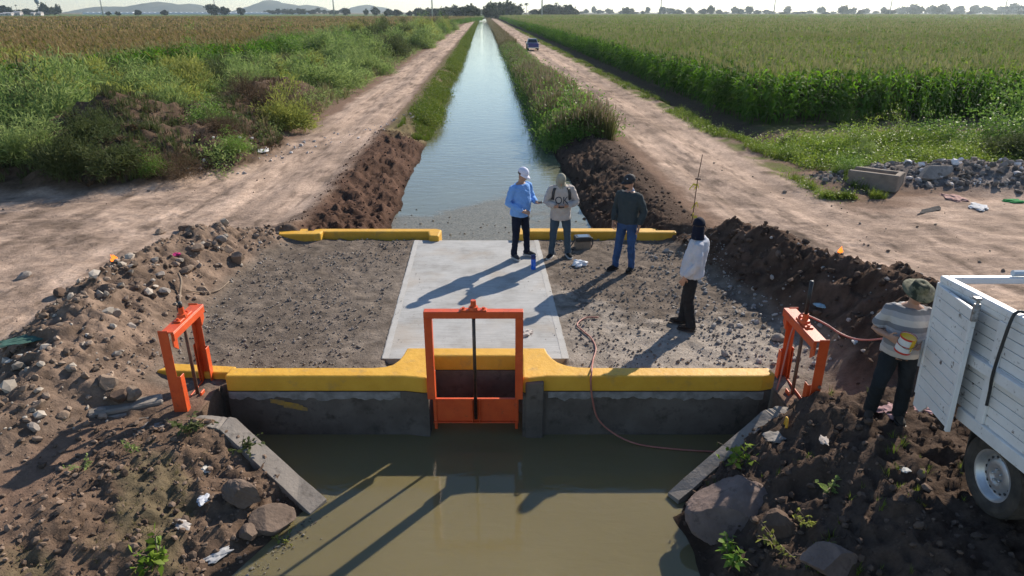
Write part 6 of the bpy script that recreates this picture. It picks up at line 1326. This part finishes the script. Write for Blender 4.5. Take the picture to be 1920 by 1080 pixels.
def tree(px, d, h, w, label, group=None, low=.12):
    x, y, z = PD(px, d, 0); o = empty('tree', (x, y, gz(x, y)), tr.uniform(0, 6.3), label, 'tree', group); hc_ = h*(1-low)/2
    t = bpy.data.objects.new('trunk', TRK[tr.randrange(3)]); COL.objects.link(t); t.parent = o; t.scale = (h*.5, h*.5, h*.45)
    c = bpy.data.objects.new('crown', CR[tr.randrange(6)]); COL.objects.link(c); c.parent = o; c.location = (0, 0, h*low+hc_); c.scale = (w/2, w/2, hc_*1.35); c.rotation_euler = (0, 0, tr.uniform(0, 6.3)); return o
FR = leafmat('palm_frond', (.02, .035, .014), (.04, .055, .02), .2, .4, .05, .7)
def palm(px, d, h, label, group=None, fan=False):
    x, y, z = PD(px, d, 0); o = empty('palm_tree', (x, y, 0), tr.uniform(0, 6), label, 'palm tree', group); b = MB(); b.tube([(0, 0, 0), (.15, 0, h*.5), (0, .1, h)], [.28, .2, .17], 7); b.build('trunk', MT['twig'], o, smooth=True)
    r = np.random.default_rng(int(px)); paths = []
    for i in range(26):
        a = r.uniform(0, 6.28); dd = np.array([math.cos(a), math.sin(a), 0]); e = r.uniform(-.2, 1.1); l = (1.6 if fan else 2.8)*r.uniform(.8, 1.1); p0 = np.array([0, 0, h]); paths.append(([p0, p0+dd*l*.45+np.array([0, 0, l*.4*e]), p0+dd*l+np.array([0, 0, l*(.5*e-.5)])], [.08, .32, .08], np.array([-dd[1], dd[0], 0])))
    V, F = strips(paths); link('crown', mk('crown', np.array(V), np.array(F)), FR, o)
# landmark trees
tree(400, 900, 12.5, 17, 'wide dark tree in the far field, larger of a touching pair'); tree(422, 905, 10, 12, 'smaller dark tree touching the wide one in the far field'); tree(453, 900, 9, 9.5, 'single round dark tree right of the touching pair')
tree(112, 880, 12, 7.5, 'small dark round tree at the end of the farmstead', low=.25); tree(85, 900, 13.5, 13, 'tall loose grey green tree below the water tower', low=.1); tree(8, 900, 11, 13, 'broad dark tree above the pale farm buildings', low=.2)
tree(260, 850, 6, 8, 'low dark bush tree on the green strip, wider of two'); tree(309, 850, 6, 8, 'low loose bush tree on the green strip, next along'); tree(222, 840, 4.5, 7, 'small dark shrub clump by the far pole'); tree(204, 840, 4.2, 6, 'small grey shrub clump by the far pole')
palm(34, 930, 12, 'single palm above the pale farm buildings', fan=True)
for px, d, h in ((921, 520, 13.5),): palm(px, d, h, 'tall palm sticking out of the trees at the end of the canal', fan=True)
for px, d, h, l in ((976, 640, 10, 'slim coconut palm beside the grove at the canal end'), (987, 640, 10.5, 'coconut palm standing free of the grove at the canal end'), (1043, 660, 11, 'palm above the grove behind the tall pole')): palm(px, d, h, l)
for i, (px, d, h, w) in enumerate([(918, 500, 9, 9), (926, 510, 10, 10), (936, 520, 9.5, 10), (945, 560, 10, 12), (953, 560, 11, 13), (962, 570, 9.5, 11), (970, 580, 8.5, 10), (915, 470, 6, 7), (932, 490, 6, 8)]): tree(px, d, h, w, 'grey green tree of the grove at the end of the canal', 'trees of the grove at the canal end', .12)
for i, (px, d, h, w) in enumerate([(1003, 640, 6, 10), (1012, 640, 6, 9), (1022, 640, 9, 11), (1032, 640, 9.5, 13), (1045, 645, 9.5, 12), (1056, 650, 9, 12), (1066, 650, 9.5, 10), (1075, 660, 7, 10)]): tree(px, d, h, w, 'hazy tree of the grove behind the tall pole', 'trees of the grove behind the pole', .1)
for i, (px, d, h, w) in enumerate([(870, 480, 7, 14), (882, 470, 8, 12), (876, 500, 7.5, 12), (862, 560, 6, 10), (852, 600, 9, 9), (838, 620, 7.5, 14), (826, 640, 6.5, 12), (815, 650, 7, 13), (803, 660, 7, 11), (792, 670, 6, 10), (785, 680, 7.5, 10), (768, 690, 5, 6), (745, 700, 6, 10), (728, 720, 6.5, 10), (704, 820, 9, 11), (687, 850, 7, 6), (650, 900, 8, 9)]):
    tree(px, d, h, w, 'round dark tree in the far row before the canal end', 'trees of the far row before the canal end', .12)
for i in range(16): tree(500+i*10+tr.uniform(-5, 5), tr.uniform(1100, 1400), tr.uniform(6, 11), tr.uniform(9, 16), 'small hazy tree under the far blue hills', 'hazy trees under the hills', .15)
for i in range(14): tree(4+i*7.5+tr.uniform(-2, 2), tr.uniform(930, 1000), tr.uniform(6, 10), tr.uniform(8, 13), 'dark tree behind the pale farm buildings', 'trees behind the farm buildings', .15)
for i in range(62):
    px = 1085+i*13.6+tr.uniform(-7, 7); tree(px, tr.uniform(1000, 1500), tr.choice([5, 6, 7, 8, 10, 13])*tr.uniform(.8, 1.1), tr.uniform(8, 18), 'hazy tree on the horizon beyond the maize', 'hazy trees on the horizon beyond the maize', .15)
for i in range(5): tree(893+i*5, 1150+i*15, tr.uniform(6, 9), 13, 'pale hazy tree closing the view down the canal', 'trees closing the canal view', .15)
tree(1332, 1000, 11, 10, 'dark tree on the horizon left of the second far pole beyond the maize', None, .2); tree(1583, 1050, 12, 9, 'tallest single tree on the horizon between two far poles', None, .2)
for i in range(10): tree(1690+i*26+tr.uniform(-6, 6), 1300+tr.uniform(0, 150), tr.uniform(12, 19), tr.uniform(18, 26), 'big pale tree in the far dust beyond the maize', 'big trees in the far dust', .1)
# poles of the power line
PM = mat('pole_concrete', (.42, .42, .42), (.34, .34, .34), 2, .8)
for i, (px, d, h, lab) in enumerate([(194, 760, 28, 'tall grey pole rising before the long white greenhouse'), (405, 930, 28, 'tall grey pole behind the touching pair of trees'), (627, 640, 28, 'tall grey pole beside the peaked blue hill'), (811, 600, 28, 'tall thick pole in the tree row before the canal end'), (1016, 560, 30, 'tall grey pole in front of the grove beyond the canal'),
        (1238, 760, 28, 'first tall pole along the horizon past the grove poles'), (1450, 760, 28, 'tall pole in the middle of the maize horizon'), (1667, 760, 28, 'tall pole beside the far dust cloud'), (1881, 760, 28, 'last tall pole near the picture edge')]):
    x, y, z = PD(px, d, 0); o = empty('power_pole', (x, y, 0), 0, lab, 'power pole', 'poles of the power line'); b = MB(); b.tube([(0, 0, 0), (0, 0, h)], [.62, .34], 10); b.build('pole', PM, o, smooth=True)
    b = MB(); b.box((-1.6, -.1, h-1.2), (1.6, .1, h-1.0)); b.box((-1.3, -.1, h-2.6), (1.3, .1, h-2.4)); b.build('cross_arm', PM, o)
    b = MB()
    for xx in (-1.5, -.7, .7, 1.5): b.tube([(xx, 0, h-1.0), (xx, 0, h-.7)], .1, 6)
    b.build('insulators', MT['black'], o)
def water_tower():
    x, y, z = PD(75, 900, 0); o = empty('water_tower', (x, y, 0), 0, 'slim water tower with a funnel shaped tank above the farmstead', 'water tower'); m = mat('tank_steel', (.10, .16, .20), (.14, .2, .24), 1, .6)
    b = MB(); b.tube([(0, 0, 0), (0, 0, 12.5)], [.45, .4], 10); b.build('column', mat('column_white', (.5, .52, .54), None), o, smooth=True); b = MB(); b.tube([(0, 0, 12.4), (0, 0, 15.2), (0, 0, 18.5), (0, 0, 19.5)], [.4, 2.3, 2.4, .6], 16); b.build('tank', m, o, smooth=True)
    b = MB(); b.tube([(0, .6, 0), (0, .6, 12)], .08, 5); b.build('ladder', MT['steel'], o)
water_tower()
wl_ = mat('pale_wall', (.50, .45, .42), (.6, .55, .52), .5, .9)
for i, (px, d, w, h, lab) in enumerate([(6, 870, 9, 3.2, 'long pale farm building at the picture edge'), (17, 872, 10, 4.0, 'pale farm house, longest of the far buildings'), (35, 880, 8, 5.0, 'white house behind the dark shrubs of the farmstead'), (64, 880, 4, 4.0, 'small white hut below the tall loose tree'), (77, 885, 4, 4.6, 'small tan house below the water tower')]):
    x, y, z = PD(px, d, 0); o = empty('house', (x, y, gz(x, y)), 0, lab, 'house'); b = MB(); b.box((-w/2, -3, 0), (w/2, 3, h*.75)); b.build('wall', wl_, o)
    b = MB(); b.add([(-w/2-.3, -3.4, h*.74), (w/2+.3, -3.4, h*.74), (w/2+.3, 3.4, h*.74), (-w/2-.3, 3.4, h*.74), (-w/2-.3, 0, h), (w/2+.3, 0, h)], [(0, 1, 5, 4), (2, 3, 4, 5), (1, 2, 5), (3, 0, 4), (3, 2, 1, 0)]); b.build('roof', mat('pale_roof', (.45, .42, .41), None), o)
    b = MB(); b.box((-.5, -3.06, 0), (.5, -3.0, 2.0)); b.build('door', MT['black'], o)
    for s in (-.3, .3): b = MB(); b.box((w*s-.5, -3.06, 1.0), (w*s+.5, -3.0, 1.9)); b.build('window', MT['black'], o)
gp_ = mat('greenhouse_film', (.75, .77, .78), (.68, .70, .72), .05, .5)
for i, (p0, p1, d, lab) in enumerate([(155, 250, 1250, 'long white greenhouse under the first blue hill'), (252, 400, 1270, 'longest white greenhouse behind the bush trees'), (404, 560, 1290, 'white greenhouse behind the touching pair of trees'), (562, 580, 1260, 'short white greenhouse end beyond the single round tree')]):
    x0 = PD(p0, d, 0)[0]; x1 = PD(p1, d, 0)[0]; b = MB(); V = []; F = []; nb = max(3, int((x1-x0)/9)); k = 6; pts = []
    for j in range(nb):
        for q in range(k): a = math.pi*q/k; pts.append((x0+(x1-x0)*(j+.5-.5*math.cos(a))/nb, 2.8+1.1*math.sin(a)))
    pts.append((x1, 2.8)); n = len(pts)
    V = [(x, d, 0) for x, z in pts]+[(x, d, z) for x, z in pts]+[(x, d+60, z) for x, z in pts]; F = [(q, q+1, n+q+1, n+q) for q in range(n-1)]+[(n+q, n+q+1, 2*n+q+1, 2*n+q) for q in range(n-1)]
    b.add(V, F); o = b.build('greenhouse', gp_); tag(o, lab, 'greenhouse')
# farm strips beyond the maize
def strip(name, pts, z, c, c2, label):
    me = mk(name, [(x, y, z) for x, y in pts], np.array([[0, 1, 2, 3]])); o = link(name, me, mat(name+'_green', c, c2, .02, 1, spec=0)); tag(o, label, kind='structure')
strip('field', [(-1400, 440), (-20, 440), (-30, 1240), (-1400, 1240)], .25, (.10, .14, .05), (.13, .17, .07), 'pale green low crop behind the ripening maize')
strip('field', [(right_lim(150)+.3, 150), (right_lim(150)+8, 150), (right_lim(700)+8, 700), (right_lim(700)+.3, 700)], .25, (.14, .19, .075), (.17, .22, .09), 'pale green strip between the two maize fields')
strip('field', [(-10, 650), (1500, 810), (1500, 1500), (-40, 1500)], .25, (.13, .14, .06), (.16, .16, .08), 'far pale farmland beyond the maize')
# distant hills
HM = mat('hill_scrub', (.055, .06, .045), (.09, .085, .06), .004, 1, spec=0)
def hills(prof, d, depth, label):
    b = MB(); V = []; F = []; n = len(prof)*8; px = np.interp(np.linspace(0, len(prof)-1, n), range(len(prof)), [p[0] for p in prof]); hh = np.interp(np.linspace(0, len(prof)-1, n), range(len(prof)), [p[1] for p in prof])
    rows = 9
    for j in range(rows):
        f = j/(rows-1); e = math.sin(math.pi*f)**.9
        for i in range(n):
            yy = d+depth*f; xx = (px[i]-960)/1280*d/(CS+SN*math.tan(PITCH))
            # crest height so that it rises (22 - photo row) pixels over the horizon at the crest distance
            ht = CAM_H+(22-hh[i])/1280*(d+depth/2)*(CS+SN*math.tan(PITCH))**-1*1.0
            V.append((xx+60*(fbm(np.array([i*.7]), np.array([j*.9]), 2, 5)[0]-.5)*f, yy, -2+(ht+2)*e*(1+.10*(fbm(np.array([i*.35]), np.array([j*.8]), 3, 6)[0]-.5))))
    for j in range(rows-1):
        for i in range(n-1): a = j*n+i; F.append((a, a+1, a+n+1, a+n))
    b.add(V, F); o = b.build('hills', HM, smooth=True); tag(o, label, kind='structure')
hills([(95, 24), (118, 13), (150, 13), (180, 13), (205, 9), (235, 4.5), (262, 10), (298, 8), (325, 14), (348, 19), (358, 21), (372, 25)], 3400, 700, 'far blue hills above the long white greenhouse')
hills([(405, 24), (425, 15), (445, 8), (464, 1.5), (480, 6), (500, 8), (515, 12), (540, 10), (560, 13), (585, 24)], 3500, 700, 'peaked blue hill beside the far poles')
hills([(612, 25), (632, 16), (650, 11), (664, 10), (680, 13), (692, 14), (702, 18), (720, 24)], 3600, 700, 'lower blue hill beyond the far tree row')
# ================================================================ air
hz = MB(); hz.box((-3400, -60, -4), (3400, 4700, 75)); hm = bpy.data.materials.new('air'); t = nt(hm); out = N(t, 'ShaderNodeOutputMaterial'); pv = N(t, 'ShaderNodeVolumePrincipled'); pv.inputs['Color'].default_value = (.78, .92, 1.0, 1); pv.inputs['Density'].default_value = .00014; pv.inputs['Anisotropy'].default_value = .5; L(t, pv, 0, out, 'Volume')
o = hz.build('haze', hm); tag(o, 'pale dusty air over the fields', kind='stuff')
# ================================================================ light, sky, camera
AZ, EL = R(38), R(30)
sv = Vector((math.sin(AZ)*math.cos(EL), math.cos(AZ)*math.cos(EL), math.sin(EL)))
sun = bpy.data.lights.new('sun', 'SUN'); sun.energy = 5.0; sun.angle = R(.53); sun.color = (1, .90, .77); so = bpy.data.objects.new('sun', sun); COL.objects.link(so); so.rotation_euler = (-sv).to_track_quat('-Z', 'Y').to_euler(); so.location = (60, 75, 60)
w = bpy.data.worlds.new('World'); SC.world = w; w.use_nodes = True; t = w.node_tree; t.nodes.clear(); out = N(t, 'ShaderNodeOutputWorld'); bg = N(t, 'ShaderNodeBackground'); bg.inputs[1].default_value = .105; sk = N(t, 'ShaderNodeTexSky', sky_type='NISHITA')
sk.sun_disc = False; sk.sun_elevation = EL; sk.sun_rotation = AZ; sk.air_density = 1.0; sk.dust_density = .12; sk.ozone_density = 3.0; sk.altitude = 20; L(t, sk, 0, bg, 0); L(t, bg, 0, out, 0)
cam = bpy.data.cameras.new('camera'); cam.lens = 24; cam.sensor_width = 36; cam.clip_start = .1; cam.clip_end = 12000; co_ = bpy.data.objects.new('camera', cam); COL.objects.link(co_); co_.location = (0, 0, CAM_H); co_.rotation_euler = (R(90)-PITCH, 0, 0); SC.camera = co_
vs = SC.view_settings; vs.view_transform = 'Standard'; vs.look = 'None'; vs.exposure = .54; vs.gamma = 1
SC.cycles.max_bounces = 7; SC.cycles.transparent_max_bounces = 8; SC.cycles.volume_bounces = 0; SC.cycles.use_denoising = True; SC.cycles.sample_clamp_indirect = 6
